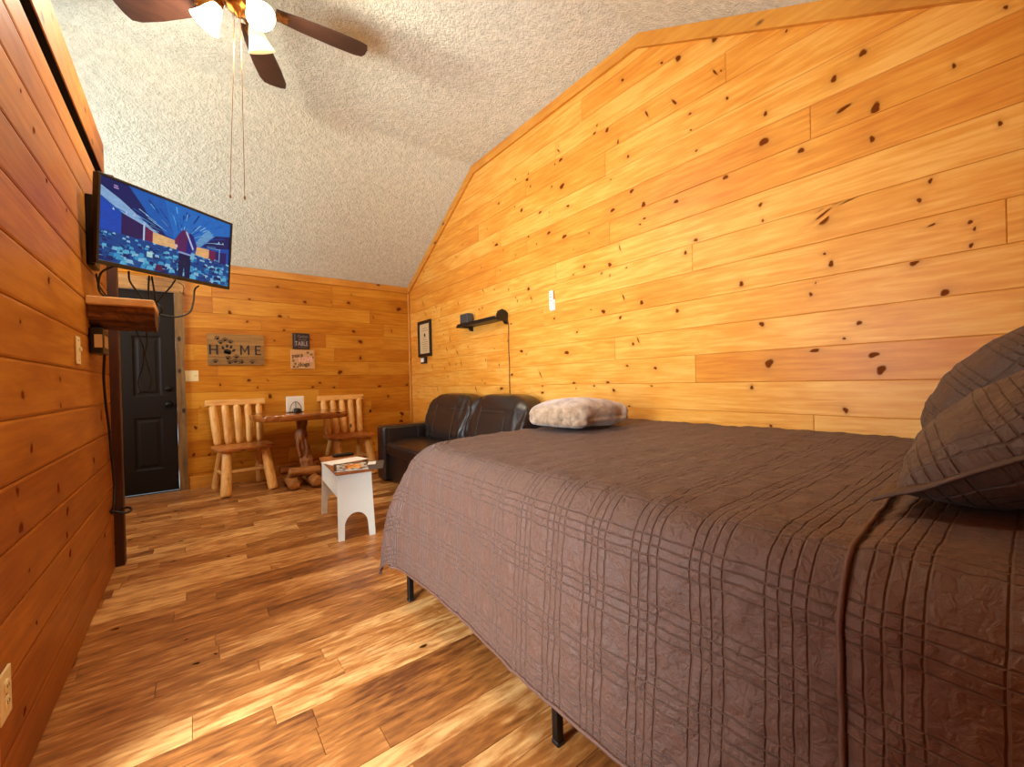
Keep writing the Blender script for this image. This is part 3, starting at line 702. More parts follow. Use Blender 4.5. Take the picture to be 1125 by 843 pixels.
def cloth(a, b, lift=0):
    """a = cloth distance past the side roll, b = past the foot roll (negative = on top)"""
    pa, pb = max(a, 0), max(b, 0)
    rho = (pa**5+pb**5)**.2 if pa > 0 and pb > 0 else max(pa, pb)
    phi = math.atan2(pb, pa) if rho > 0 else 0
    L = RR*pi/2
    if rho < L: t = rho/RR; out, drop = RR*sin(t), RR*(1-cos(t))
    else: out, drop = RR+(.065+.13*sin(phi)**2)*(rho-L), RR+(rho-L)*.992
    w = min(1, max(0, rho-.05)/.35)
    corner = sin(2*phi)
    out += w*(.016*sin(b*5.2+.6)*(1-corner)*(pa > pb)+.010*N3(a*3, b*4, 1.7))
    out += w*corner*(.030+.034*sin(phi*10+.5))
    drop *= 1-.0*corner
    ka = max(0, 1+min(a, 0)/.30)*max(0, 1+min(b, 0)/.30)*(1-min(1, rho/.62))
    x = XS-min(a, 0)-out*cos(phi)+.085*ka*ka; y = FS+min(b, 0)+out*sin(phi)-.085*ka*ka
    z = ZT-drop
    top = 1-min(1, rho/.1)
    z += top*(.008*N3(a*2.5, b*2.5, 0)+.004*N3(a*9, b*9, 3))
    # tufts and hollows of the quilting
    s = .005*N3(a*16, b*22, 5)+.003*N3(a*48, b*48, 9)
    if rho > .06: x -= s*cos(phi); y += s*sin(phi)
    else: z += s
    if b < SEAMB:                      # the turned edge by the pillows lies a little higher
        k = min(1, (SEAMB-b)/.012)*.007
        if rho > .06: x -= k
        else: z += k
    n = Vector((-cos(phi), sin(phi), 0)) if rho > RR else Vector((-sin(rho/RR)*cos(phi), sin(rho/RR)*sin(phi), cos(rho/RR)))
    return Vector((x, y, z))+n*lift
SEAMB = -1.66
def steps(lo, hi, fine_lo, coarse, fine):
    v, x = [], lo
    while x < hi-1e-6: v.append(x); x += fine if x >= fine_lo else coarse
    v.append(hi); return v
HEMA, HEMB = .638, .62
As = steps(-(XR-.03-XS), HEMA, -.1, .03, .0105); Bs = steps(-(FS+.28), HEMB, -99, .0105, .0105)
comforter_verts, faces, uvs = [], [], []
for b in Bs:
    for a in As:
        comforter_verts.append(cloth(a, b)); uvs.append((a, b))
nA = len(As)
for j in range(len(Bs)-1):
    for i in range(nA-1):
        k = j*nA+i; faces.append((k, k+nA, k+nA+1, k+1))
me = bpy.data.meshes.new('comforter'); me.from_pydata([tuple(v) for v in comforter_verts], [], faces)
uvl = me.uv_layers.new(name='UVMap')
for lp in me.loops: uvl.data[lp.index].uv = uvs[lp.vertex_index]
comforter = link('comforter', me, M['quilt'], None, True)
so = comforter.modifiers.new('thickness', 'SOLIDIFY'); so.thickness = .008; so.offset = -1
tag(comforter, 'brown quilted comforter stitched in a plaid, draped over the bed to near the floor', 'comforter')
bm = bmesh.new(); tube(bm, [cloth(a, HEMB if False else -(FS+.28)+0, .0) if False else cloth(HEMA, b, .002) for b in Bs[::3]]+[cloth(a, HEMB, .002) for a in As[::-3]], .0055, 8)
obj('hem_binding', bm, M['binding'], comforter, True)
bm = bmesh.new(); tube(bm, [cloth(a, SEAMB+.004+.075*max(0, -a)/1.6, .006) for a in As[::2]], .0045, 8)
obj('edge_binding', bm, M['binding'], comforter, True)

# pillows leaning on the near wall
def pillow(name, cx, cy, cz, L, H, T, lean, yawd, seed, label):
    t = thing(name, label, 'pillow', (cx, cy, cz)); t.rotation_euler = (rad(lean), 0, rad(yawd))
    t['group'] = 'brown quilted pillows'
    n, m = 56, 42; V, F, UV = [], [], []
    for side in (1, -1):
        base = len(V)
        for j in range(m+1):
            for i in range(n+1):
                u, v = -1+2*i/n, -1+2*j/m
                th = T/2*max(0, (1-abs(u)**2.6)*(1-abs(v)**2.6))**.55
                pinch = 1-.05*(1-abs(u))**1*abs(v)**4-.0
                x = u*L/2*(1-.06*(1-v*v)*abs(u)**6); y = v*H/2*(1-.07*(1-u*u)*abs(v)**6)
                w = .007*N3(u*5+seed, v*5, side)+.004*N3(u*13+seed, v*13, side)
                V.append((x, y, side*(th+max(0, th*6-.1)*0)+w*min(1, th*20)+.012*N3(u*1.5, v*1.5, seed))); UV.append((x, y+.4))
        for j in range(m):
            for i in range(n):
                k = base+j*(n+1)+i
                F.append((k, k+1, k+n+2, k+n+1) if side > 0 else (k, k+n+1, k+n+2, k+1))
    me = bpy.data.meshes.new('pillow_cover'); me.from_pydata(V, [], F)
    ul = me.uv_layers.new(name='UVMap')
    for lp in me.loops: ul.data[lp.index].uv = UV[lp.vertex_index]
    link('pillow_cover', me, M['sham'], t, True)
    # flat flange round the edge
    bm = bmesh.new(); ring = []
    def edge(k):
        q = k*4; s = int(q) % 4; f = q-int(q)
        u, v = [(-1+2*f, -1), (1, -1+2*f), (1-2*f, 1), (-1, 1-2*f)][s]
        return Vector((u*L/2*(1-.06*(1-v*v)*abs(u)**6), v*H/2*(1-.07*(1-u*u)*abs(v)**6), .012*N3(u*1.5, v*1.5, seed)))
    K = 120
    pts = [edge(k/K*.99999) for k in range(K)]
    rows = []
    for s, dz in ((-.02, .004), (.012, .005), (.03, .002), (.03, -.002), (.012, -.005), (-.02, -.004)):
        rows.append([bm.verts.new(p+Vector((p.x/ (L/2)*s, p.y/(H/2)*s, dz+.006*N3(p.x*14, p.y*14, seed)))) for p in pts])
    for A, B in zip(rows, rows[1:]+rows[:1]):
        for k in range(K): f = bm.faces.new((A[k], A[(k+1) % K], B[(k+1) % K], B[k])); f.smooth = True
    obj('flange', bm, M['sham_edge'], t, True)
    return t
pillow('pillow', 1.42, -.025, .935, .68, .50, .24, -30, 2, 1.3, 'brown quilted pillow nearest the camera, its corner resting on the comforter')
pillow('pillow', 2.10, .06, 1.0, .64, .50, .26, -48, 0, 4.7, 'brown quilted pillow standing behind the nearer one, beside the board wall')

# folded fleece throw
def throwfn(q):
    q.z += .012*N3(q.x*5, q.y*5, 2)+.003*N3(q.x*13, q.y*13, q.z*8)
    if q.z > -.05: q.z -= .018*abs(q.x/.25)**3
    k = max(0, 1-abs(q.z+.02)/.012); f = 1-.045*k*(1 if q.y < 0 else .4)
    q.x *= f; q.y *= f
    # gathers on the near face and drooping near-left corner
    if q.y < -.1: q.y += .010*sin(q.x*55)*max(0, .08-abs(q.z))/.08
    if q.x < -.16 and q.y < -.08: q.y -= .03*max(0, -q.z+.02)/.08; q.x += .0
    return q
tag(obj('throw_blanket', superq(1.815, 1.70, .765+.080+.012, .262, .205, .085, .72, .36, 90, 44, throwfn), M['fleece'], None, True), 'folded taupe fleece throw lying on the foot end of the comforter', 'blanket')

# ------------------------------------------------------------------ leather loveseat
sofa = thing('loveseat', 'dark brown leather loveseat with grey seams behind the bed', 'sofa', (2.05, 3.44, 0))
def rb(x0, x1, y0, y1, z0, z1, bev, mat='leather', name='base', parent=None, wr=.004):
    bm = bmesh.new(); box(bm, x0, x1, y0, y1, z0, z1, bev=bev, seg=4)
    return wobj(name, bm, M[mat], parent or sofa, True)
rb(1.66, 2.42, 2.50, 4.36, .02, .30, .015, name='base')
for y0, y1 in ((4.33, 4.53), (2.36, 2.54)):
    a = rb(1.60, 2.40, y0, y1, .012, .60, .028, name='arm')
    bm = bmesh.new(); yy = y0-.0015 if y0 > 4 else y1+.0015
    for x_ in (1.66, 2.0): tube(bm, [(x_, yy, .32), (x_, yy, .45), (x_, yy, .575)], .0022, 6)
    tube(bm, [(1.66, yy, .575), (2.0, yy, .575), (2.36, yy, .575)], .0022, 6)
    wobj('stitching', bm, M['stitch'], a)
rb(2.27, 2.45, 2.38, 4.51, .05, .80, .03, name='back_frame')
for y0, y1 in ((2.54, 3.435), (3.44, 4.335)):
    def sf(q): q.z += .012*(1-(q.x/.3)**2)*(q.z > 0)+.004*N3(q.x*8, q.y*8, 1); return q
    c = wobj('seat_cushion', superq(1.94, (y0+y1)/2, .37, .33, (y1-y0)/2, .078, .3, .16, 72, 24, sf), M['leather'], sofa, True)
    bm = bmesh.new(); tube(bm, [(1.606, y0+.03, .405), (1.602, (y0+y1)/2, .41), (1.606, y1-.03, .405)], .0022, 6)
    wobj('stitching', bm, M['stitch'], c)
for y0, y1, sd in ((2.56, 3.45, 2.), (3.42, 4.31, 7.)):
    hy = (y1-y0)/2
    def bf(q):
        q.x += .07*(q.z/.26)                                            # leans back
        e = abs(q.y)/hy
        q.z -= (.045*e**4)*(q.z > 0)
        if q.x < .12:
            q.x += .020*sin(q.y*38+q.z*9+sd)*max(0, e-.5)*2+.018*N3(q.y*9+sd, q.z*5, 2)+.008*N3(q.y*26, q.z*7+sd, 4)
            q.x += .010*max(0, 1-abs(q.z-.10)/.014)
        return q
    c = wobj('back_cushion', superq(2.20, (y0+y1)/2, .68, .125, hy, .255, .48, .30, 84, 40, bf), M['leather'], sofa, True)
    bm = bmesh.new()
    def fx(yy, zz):
        u = (yy-(y0+y1)/2)/hy; w = (zz-.68)/.255
        k = max(0, (1-abs(w)**(2/.48)))**(.48/2); kk = max(0, 1-abs(u/max(k, .01))**(2/.30))**(.30/2)
        return 2.20-.125*k*kk+.07*w+(.010*max(0, 1-abs(zz-.68-.10)/.014))
    for yy in (y0+.25, y1-.25): tube(bm, [(fx(yy, z_)-.004, yy, z_) for z_ in [.46+.04*i for i in range(10)]], .002, 6)
    tube(bm, [(fx(y0+.1+(y1-y0-.2)*i/12, .785)-.004, y0+.1+(y1-y0-.2)*i/12, .785) for i in range(13)], .002, 6)
    wobj('stitching', bm, M['stitch'], c)
for x_, y_ in ((1.68, 2.44), (1.68, 4.44), (2.36, 2.44), (2.36, 4.44)):
    bm = bmesh.new(); lathe(bm, [(0, 0), (.02, 0), (.026, .02), (0, .02)], 14, (x_, y_, 0)); wobj('foot', bm, M['black_plastic'], sofa, True)

# ------------------------------------------------------------------ log chairs
def log_chair(label, loc, rz):
    t = thing('log_chair', label, 'chair', loc, rz, 'peeled log chairs at the table')
    rn = random.Random(2)
    # seat: thick board with a waney edge
    bm = bmesh.new(); n = 64; rows = []
    for dz, s in ((.425, .965), (.430, .99), (.445, 1.0), (.457, .99), (.462, .965)):
        row = []
        for i in range(n):
            th = 2*pi*i/n; c, s_ = cos(th), sin(th)
            x = .262*math.copysign(abs(c)**.35, c)*s; y_ = .218*math.copysign(abs(s_)**.35, s_)*s
            w = .008*N3(c*2.2, s_*2.2, 3); row.append(bm.verts.new((x*(1+w*2), y_*(1+w*3)-.01, dz)))
        rows.append(row)
    for A, B in zip(rows, rows[1:]):
        for i in range(n): bm.faces.new((A[i], A[(i+1) % n], B[(i+1) % n], B[i]))
    bm.faces.new(rows[0][::-1]); bm.faces.new(rows[-1]); obj('seat', bm, M['seat_wood'], t)
    for sx in (-1, 1):
        obj('leg', logbm((sx*.165, -.13, .43), (sx*.205, -.255, .0), .042, r1=.047, wob=.16, seed=3+sx), M['log_z'], t, False)
        obj('leg', logbm((sx*.165, .12, .43), (sx*.205, .255, .0), .034, r1=.038, wob=.16, seed=8+sx), M['log_z'], t, False)
        obj('stretcher', logbm((sx*.188, -.20, .19), (sx*.188, .20, .19), .018, .03, wob=.15, seed=sx), M['log_x'], t)
    obj('stretcher', logbm((-.185, 0, .19), (.185, 0, .19), .022, .03, wob=.15, seed=5), M['log_x'], t)
    for i in range(5):
        x = (-2+i)*.102
        obj('back_slat', logbm((x*.93, .165, .455), (x*1.04, .262, .882), .036, .07, wob=.14, seed=i*3+1), M['log_z'], t)
    bm = bmesh.new(); R = Matrix.Translation((0, .272, .893)) @ Matrix.Rotation(rad(-13), 4, 'X')
    box(bm, -.275, .275, -.032, .032, -.034, .034, bev=.010, seg=2, M4=R)
    bmesh.ops.subdivide_edges(bm, edges=[e for e in bm.edges if e.calc_length() > .3], cuts=10)
    for v in bm.verts: v.co += Vector((0, .004*N3(v.co.x*9, 1, 2), .005*N3(v.co.x*7, 3, 2)))
    obj('top_rail', bm, M['log_x'], t)
    return t
log_chair('peeled log chair left of the table, beside the dark door', (.405, 5.12, 0), rad(7))
log_chair('peeled log chair right of the table, next to the leather loveseat', (1.475, 5.13, 0), rad(1))

# ------------------------------------------------------------------ log pedestal table
tab = thing('log_table', 'live edge wooden table on a gnarled log pedestal between the log chairs', 'table', (.93, 4.88, 0))
bm = bmesh.new(); n = 96; rows = []
for dz, s, am in ((.712, .955, .5), (.722, .985, 1), (.745, 1.0, 1), (.764, .995, .7), (.772, .985, .5), (.775, .975, .4)):
    row = []
    for i in range(n):
        th = 2*pi*i/n; c, s_ = cos(th), sin(th)
        w = .05*N3(c*1.8, s_*1.8, 4)+.02*am*N3(c*9, s_*9, dz*20)
        row.append(bm.verts.new((.905+.455*math.copysign(abs(c)**.62, c)*s*(1+w), 4.88+.40*math.copysign(abs(s_)**.62, s_)*s*(1+w), dz)))
    rows.append(row)
for A, B in zip(rows, rows[1:]):
    for i in range(n): bm.faces.new((A[i], A[(i+1) % n], B[(i+1) % n], B[i]))
bm.faces.new(rows[0][::-1]); bm.faces.new(rows[-1]); wobj('tabletop', bm, M['table_wood'], tab)
bm = bmesh.new()
pt = catmull([(.945, 4.86, .10), (.955, 4.87, .25), (.925, 4.88, .40), (.915, 4.88, .55), (.92, 4.88, .72)], 8)
tube(bm, pt, [lerp(.062, .05, i/(len(pt)-1))*(1+.12*sin(i*.9)) for i in range(len(pt))], 18, True, .45, 3)
for a, b, c, r in (((.95, 4.86, .12), (.99, 4.83, .2), (.965, 4.85, .42), .022), ((.90, 4.86, .3), (.875, 4.85, .42), (.90, 4.87, .6), .022), ((.95, 4.84, .28), (.955, 4.82, .4), (.94, 4.85, .52), .02)):
    tube(bm, catmull([a, b, c], 6), r, 10, True, .4, 6)
wobj('pedestal', bm, M['bark'], tab)
for p0, p1, r in (((.76, 4.76, .163), (1.07, 4.78, .150), .048), ((.79, 4.62, .058), (.81, 5.16, .056), .054), ((1.0, 4.60, .063), (.99, 5.16, .060), .060), ((.72, 5.06, .155), (1.10, 5.06, .155), .044)):
    wobj('base_log', logbm(p0, p1, r, .02, 18, 18, .2, 4), M['log_dark'], tab)

# napkins in their holder on the table
TT = .776
nh = thing('napkin_holder', 'black wire napkin holder on the log table', 'napkin holder', (.87, 4.94, TT))
bm = bmesh.new(); box(bm, .80, .94, 4.90, 4.98, TT, TT+.007, bev=.003); wobj('base', bm, M['black_metal'], nh)
for yy in (4.902, 4.978):
    bm = bmesh.new()
    tube(bm, catmull([(.815, yy, TT+.005), (.82, yy, TT+.06), (.845, yy, TT+.10), (.87, yy, TT+.112), (.895, yy, TT+.10), (.92, yy, TT+.06), (.925, yy, TT+.005)], 6), .0028, 8)
    tube(bm, [(.87, yy, TT+.005), (.87, yy, TT+.06), (.87, yy, TT+.11)], .0026, 8); tube(bm, catmull([(.83, yy, TT+.005), (.85, yy, TT+.035), (.87, yy, TT+.042), (.89, yy, TT+.035), (.91, yy, TT+.005)], 5), .0026, 8)
    wobj('wire_side', bm, M['black_metal'], nh)
bm = bmesh.new(); rn = random.Random(4)
for i in range(9): box(bm, .787+rn.uniform(-.003, .003), .953+rn.uniform(-.003, .003), 4.909+i*.0068, 4.9145+i*.0068, TT+.008, TT+.168+rn.uniform(-.004, .003), bev=.001)
tag(obj('napkin_stack', bm, M['paper']), 'stack of white paper napkins standing in the black wire holder', 'napkins')
bm = bmesh.new(); lathe(bm, [(0, 0), (.03, 0), (.034, .008), (.034, .03), (.03, .04), (.012, .046), (0, .047)], 24, (.875, 4.845, TT)); tag(obj('small_bowl', bm, M['black_plastic'], None, True), 'small round black lidded dish in front of the napkin holder', 'dish')

# ------------------------------------------------------------------ white bench and the papers on it
bench = thing('bench', 'chalky white painted bench with arched ends and a brown top in front of the loveseat', 'bench', (.905, 3.27, 0), rad(-5))
def end_panel(sgn):
    bm = bmesh.new(); w0, w1 = .112, .122; yb_, yt = sgn*.365, sgn*.325; th = .018
    out = [(-w1, 0), (-.078, 0)]
    out += [(-.078+.0, .0)]
    arch = [(-.078*cos(pi*i/16*1.0) if False else -.078*cos(pi*i/16), .085+.09*sin(pi*i/16)) for i in range(17)]
    poly = [(-w1, 0), (-.082, 0)]+arch+[(.082, 0), (w1, 0), (w0, .443), (-w0, .443)]
    # triangulated through matching pairs: build as left/right strips around the arch
    pts = [(-w1, 0), (-.082, 0)]+arch+[(.082, 0), (w1, 0)]
    def P(x, z, o): return (x, lerp(yb_, yt, z/.443)+o, z)
    for o in (0,):
        pass
    def outer(x, z, i, n):
        return None
    bot = [(-.082, 0)]+arch+[(.082, 0)]
    n = len(bot); top = [(lerp(-w0, w0, i/(n-1)), .443) for i in range(n)]
    F_, B_ = [], []
    for lst, o in ((F_, -th/2), (B_, th/2)):
        lst.append([bm.verts.new(P(x, z, o)) for x, z in bot]); lst.append([bm.verts.new(P(x, z, o)) for x, z in top])
        lst.append([bm.verts.new(P(-w1, 0, o)), bm.verts.new(P(w1, 0, o))])
    for L_, rev in ((F_, 0), (B_, 1)):
        b_, t_, c_ = L_
        for i in range(n-1): bm.faces.new((b_[i], b_[i+1], t_[i+1], t_[i])[::-1 if rev else 1])
        bm.faces.new((c_[0], b_[0], t_[0])[::-1 if rev else 1]); bm.faces.new((b_[-1], c_[1], t_[-1])[::-1 if rev else 1])
    for i in range(n-1): bm.faces.new((F_[0][i], B_[0][i], B_[0][i+1], F_[0][i+1])); bm.faces.new((F_[1][i], F_[1][i+1], B_[1][i+1], B_[1][i]))
    for a, b in (((2, 0), (0, 0)), ((0, -1), (2, 1)), ((2, 0), (1, 0)), ((2, 1), (1, -1))):
        bm.faces.new((F_[a[0]][a[1]], F_[b[0]][b[1]], B_[b[0]][b[1]], B_[a[0]][a[1]]))
    obj('end_panel', bm, M['bench_paint'], bench)
end_panel(-1); end_panel(1)
for sx in (-1, 1):
    bm = bmesh.new(); box(bm, sx*.107-.008, sx*.107+.008, -.338, .338, .285, .443, bev=.002); obj('apron', bm, M['bench_paint'], bench)
bm = bmesh.new(); box(bm, -.128, .128, -.375, .375, .443, .463, bev=.006, seg=3); obj('bench_top', bm, M['bench_top'], bench)
bench_z = .4635
def sheet(name, cx, cy, w, h, rz, z, th, mat, label, cat, paint=None):
    t = bmesh.new(); nx, ny = 12, 10
    R = Matrix.Translation((cx, cy, z)) @ Matrix.Rotation(rad(rz), 4, 'Z')
    lay = t.loops.layers.float_color.new('paint')
    g = [[t.verts.new(R @ Vector((lerp(-w/2, w/2, i/nx), lerp(-h/2, h/2, j/ny), th))) for i in range(nx+1)] for j in range(ny+1)]
    g0 = [[t.verts.new(R @ Vector((lerp(-w/2, w/2, i/nx), lerp(-h/2, h/2, j/ny), 0))) for i in range(nx+1)] for j in range(ny+1)]
    def add(vs, c):
        f = t.faces.new(vs)
        for lp in f.loops: lp[lay] = tuple(c)+(1,)
    for j in range(ny):
        for i in range(nx):
            c = paint(i/(nx-1), j/(ny-1)) if paint else S(238, 236, 230)
            add((g[j][i], g[j][i+1], g[j+1][i+1], g[j+1][i]), c); add((g0[j][i], g0[j+1][i], g0[j+1][i+1], g0[j][i+1]), c)
    e = S(225, 220, 210)
    for i in range(nx): add((g0[0][i], g0[0][i+1], g[0][i+1], g[0][i]), e); add((g0[ny][i+1], g0[ny][i], g[ny][i], g[ny][i+1]), e)
    for j in range(ny): add((g0[j+1][0], g0[j][0], g[j][0], g[j+1][0]), e); add((g0[j][nx], g0[j+1][nx], g[j+1][nx], g[j][nx]), e)
    return tag(obj(name, t, M[mat]), label, cat)
def magp(u, v):
    rr_ = random.Random(int(u*11)*31+int(v*9)*7)
    if v > .9 or u < .05: return S(40, 40, 44)
    if .35 < u < .85 and .2 < v < .8:
        return rr_.choice([S(214, 140, 50), S(186, 90, 30), S(236, 206, 150), S(150, 60, 24), S(228, 170, 90)])
    return rr_.choice([S(206, 206, 200), S(120, 122, 120), S(190, 190, 186), S(60, 60, 64)])
boxo('clipboard', (0, 1, 0, 1, 0, 1), M['slate']) if False else None
sheet('clipboard', .985, 3.035, .25, .31, -22, bench_z, .003, 'slate', 'dark grey clipboard sticking out over the right edge of the bench', 'clipboard')
sheet('magazine', .88, 3.04, .22, .29, -14, bench_z+.0034, .004, 'print', 'colour food magazine lying open face on the dark clipboard', 'magazine', magp)
sheet('brochure', .925, 3.33, .30, .17, 14, bench_z, .003, 'paper', 'white folded brochure on the bench behind the magazine', 'brochure')
sheet('note_card', 1.045, 3.075, .055, .12, -22, bench_z+.0034, .001, 'paper', 'small white card on the right corner of the dark clipboard', 'card')
bm = superq(.975, 3.565, bench_z+.0125, .085, .03, .012, .4, .5, 40, 12)
rc = tag(obj('remote_control', bm, M['black_plastic'], None, True), 'black oblong remote control at the far end of the bench', 'remote control')
bm = bmesh.new()
for i in range(5):
    for j in range(2): lathe(bm, [(0, 0), (.004, 0), (.004, .002), (0, .0025)], 10, (.925+i*.022, 3.556+j*.018, bench_z+.0235))
obj('button', bm, M['slate'], rc)

# ------------------------------------------------------------------ television on the partition
TVA = math.atan2(.717, .697)
tv = thing('television', 'flat screen television angled out from the left wall, showing a blue concert hall', 'television', (-.058, 2.884, 1.862))
tv.rotation_euler = (.136, -.044, .741)
TW, TH = .73/2, .41/2
def lobj(name, bm, mat, parent, smooth=False): return obj(name, bm, mat, parent, smooth)
bm = bmesh.new(); box(bm, -TW, TW, .004, .030, -TH, TH, bev=.004, seg=2); box(bm, -TW*.62, TW*.62, .028, .062, -TH*.8, TH*.55, bev=.012, seg=2)
lobj('housing', bm, M['black_plastic'], tv)
bm = bmesh.new(); bz = .012
for q in ((-TW, TW, TH-bz, TH), (-TW, TW, -TH, -TH+bz+.006), (-TW, -TW+bz, -TH+bz, TH-bz), (TW-bz, TW, -TH+bz, TH-bz)): box(bm, q[0], q[1], -.004, .006, q[2], q[3], bev=.0015)
lobj('bezel', bm, M['black_plastic'], tv)
# the lit picture
bm = bmesh.new(); lay = bm.loops.layers.float_color.new('paint'); SW, SH = TW-bz, TH-bz-.003; layer = [0]
def poly(pts, c, nl=True):
    if nl: layer[0] += 1
    vs = [bm.verts.new((lerp(-SW, SW, min(1, max(0, u))), .003-layer[0]*.00012, lerp(-SH, SH, min(1, max(0, v)))+.003)) for u, v in pts]
    f = bm.faces.new(vs)
    for lp in f.loops: lp[lay] = tuple(c)+(1,)
rn = random.Random(12)
poly([(0, 0), (1, 0), (1, 1), (0, 1)], S(12, 78, 170))
poly([(.42, 1), (1, 1), (1, .72), (.66, .5), (.5, .5)], S(24, 116, 205))
poly([(0, 1), (.20, 1), (.30, .72), (.47, .50), (.40, .50), (.2, .68), (0, .86)], S(14, 26, 84))
poly([(0, .90), (.12, .80), (.30, .60), (.40, .50), (.34, .50), (.16, .62), (0, .78)], S(150, 190, 232))
poly([(.17, 1), (.42, 1), (.50, .52), (.44, .52), (.28, .78)], S(18, 100, 190))
poly([(1, .80), (.86, .74), (.74, .52), (.80, .52), (1, .60)], S(14, 22, 76))
poly([(.84, .72), (.72, .50), (.66, .50), (.74, .70), (.79, .80)], S(110, 168, 216))
for i in range(70):    # ceiling battens running to the far end
    th = rn.uniform(.12, pi-.12); r0 = rn.uniform(.12, .5); r1 = r0+rn.uniform(.05, .16)
    P_ = [(.56+r*cos(th+dt), .5+r*.9*sin(th+dt)) for r, dt in ((r0, -.012), (r1, -.012), (r1, .012), (r0, .012))]
    if any(not (.02 < u < .98 and .52 < v < .98) for u, v in P_): continue
    poly(P_, rn.choice([S(92, 178, 232), S(8, 56, 140), S(150, 208, 240), S(20, 104, 190), S(6, 40, 110)]), nl=(i % 6 == 0))
poly([(0, .34), (.13, .36), (.13, .60), (0, .76)], S(14, 76, 190))
poly([(.13, .36), (.29, .38), (.29, .56), (.13, .64)], S(44, 18, 66))
poly([(.29, .38), (.34, .38), (.34, .52), (.29, .56)], S(120, 22, 48), nl=False)
poly([(.34, .34), (.52, .34), (.52, .49), (.34, .52)], S(250, 196, 120), nl=False)
poly([(.68, .34), (.80, .34), (.80, .50), (.68, .49)], S(250, 190, 110), nl=False)
poly([(.80, .34), (.86, .34), (.86, .50), (.80, .50)], S(120, 20, 52), nl=False)
poly([(.86, .32), (.97, .32), (.97, .52), (.86, .50)], S(40, 20, 90), nl=False)
poly([(.272, .36), (.284, .36), (.284, .60), (.272, .60)], S(200, 220, 245)); poly([(.896, .1), (.904, .1), (.904, .56), (.896, .56)], S(130, 180, 225), nl=False)
poly([(0, 0), (1, 0), (1, .33), (.62, .37), (.3, .37), (0, .38)], S(6, 70, 140))
for i in range(330):    # the audience
    u, v = rn.random(), rn.uniform(.0, .37); s = .008+.02*(1-v/.4)
    poly([(u-s, v-s), (u+s, v-s), (u+s*.7, v+s), (u-s*.7, v+s)], rn.choice([S(60, 160, 210), S(14, 50, 110), S(30, 120, 180), S(96, 190, 226), S(10, 30, 80), S(20, 80, 140), S(150, 205, 230)]), nl=(i % 25 == 0))
for u in (.07, .15, .20, .88, .92): poly([(u, .645), (u+.016, .64), (u+.008, .675)], S(200, 225, 250), nl=False)
poly([(.30, .17), (.34, .17), (.34, .24), (.30, .24)], S(190, 235, 225)); poly([(.36, .02), (.42, .02), (.41, .1), (.37, .1)], S(90, 20, 40), nl=False)
# performer seen from behind
poly([(.535, .0), (.575, .0), (.585, .2), (.59, .0), (.635, .0), (.64, .34), (.54, .34)], S(8, 10, 34))
poly([(.535, .33), (.645, .33), (.655, .5), (.66, .62), (.61, .68), (.56, .67), (.525, .58), (.52, .45)], S(96, 26, 78))
poly([(.59, .33), (.645, .33), (.655, .5), (.66, .62), (.62, .66), (.6, .5)], S(28, 28, 120))
poly([(.525, .58), (.50, .50), (.505, .42), (.525, .42), (.535, .5)], S(110, 30, 70), nl=False); poly([(.66, .6), (.685, .5), (.68, .42), (.66, .43), (.655, .5)], S(34, 30, 120), nl=False)
poly([(.58, .69), (.59, .64), (.62, .64), (.625, .7), (.605, .73)], S(50, 120, 190))
poly([(.585, .66), (.60, .66), (.66, .44), (.65, .42)], S(200, 214, 240)); poly([(.535, .335), (.645, .325), (.645, .35), (.535, .36)], S(150, 170, 220), nl=False)
poly([(.505, .40), (.525, .40), (.525, .44), (.505, .44)], S(230, 200, 200), nl=False)
poly([(.63, .28), (.665, .28), (.67, .38), (.64, .38)], S(120, 190, 220))
poly([(.075, .905), (.105, .905), (.105, .92), (.075, .92)], S(190, 150, 200)); poly([(.075, .93), (.1, .93), (.1, .945), (.075, .945)], S(190, 150, 200), nl=False)
me = bpy.data.meshes.new('screen'); bm.to_mesh(me); bm.free(); link('screen', me, M['screen'], tv)
bm = bmesh.new(); box(bm, -.02, .02, -.0052, -.0035, -TH+.005, -TH+.0085); lobj('maker_badge', bm, M['slate'], tv)
# wall bracket, fixed to the television
bm = bmesh.new(); inv = (Matrix.Translation(tv.location) @ tv.rotation_euler.to_matrix().to_4x4()).inverted()
box(bm, XL+.001, XL+.03, 2.79, 2.93, 1.66, 2.0, bev=.004)
for z_ in (1.80, 1.90): tube(bm, [(XL+.03, 2.86, z_), (XL+.14, 3.08, z_), (-.10, 2.99, z_)], .014, 8)
box(bm, -.135, -.07, 2.955, 3.01, 1.74, 1.96, bev=.004)
bm.transform(inv); obj('wall_bracket', bm, M['black_metal'], tv)

# half log shelf under the television
sh = thing('log_shelf', 'half log shelf with bark edge on the left wall below the television', 'shelf', (XL+.12, 2.9, 1.40))
bm = bmesh.new(); nx, N = 16, 22; rows = []
for i in range(nx+1):
    x = lerp(XL+.002, -.142, i/nx); row = []
    for k in range(N+1):
        th = pi*k/N; yy = 2.912-.155*cos(th); zz = 1.466-.098*sin(th)**.7
        w = .016*N3(x*16, yy*12, zz*45)+.006*N3(x*50, yy*30, zz*90)
        row.append(bm.verts.new((x, yy-w, zz-abs(w)*.8)))
    row += [bm.verts.new((x, 3.065, 1.498)), bm.verts.new((x, 2.735, 1.498+.001*N3(x*30, 1, 1)))]
    rows.append(row)
for A, B in zip(rows, rows[1:]):
    n = len(A)
    for k in range(n): bm.faces.new((A[k], A[(k+1) % n], B[(k+1) % n], B[k]))
bm.faces.new(rows[0][::-1]); bm.faces.new(rows[-1]); wobj('bark_side', bm, M['bark_x'], sh)
bm = bmesh.new(); box(bm, XL+.001, -.140, 2.722, 3.07, 1.464, 1.50, bev=.003)
bmesh.ops.subdivide_edges(bm, edges=[e for e in bm.edges if e.calc_length() > .2], cuts=8)
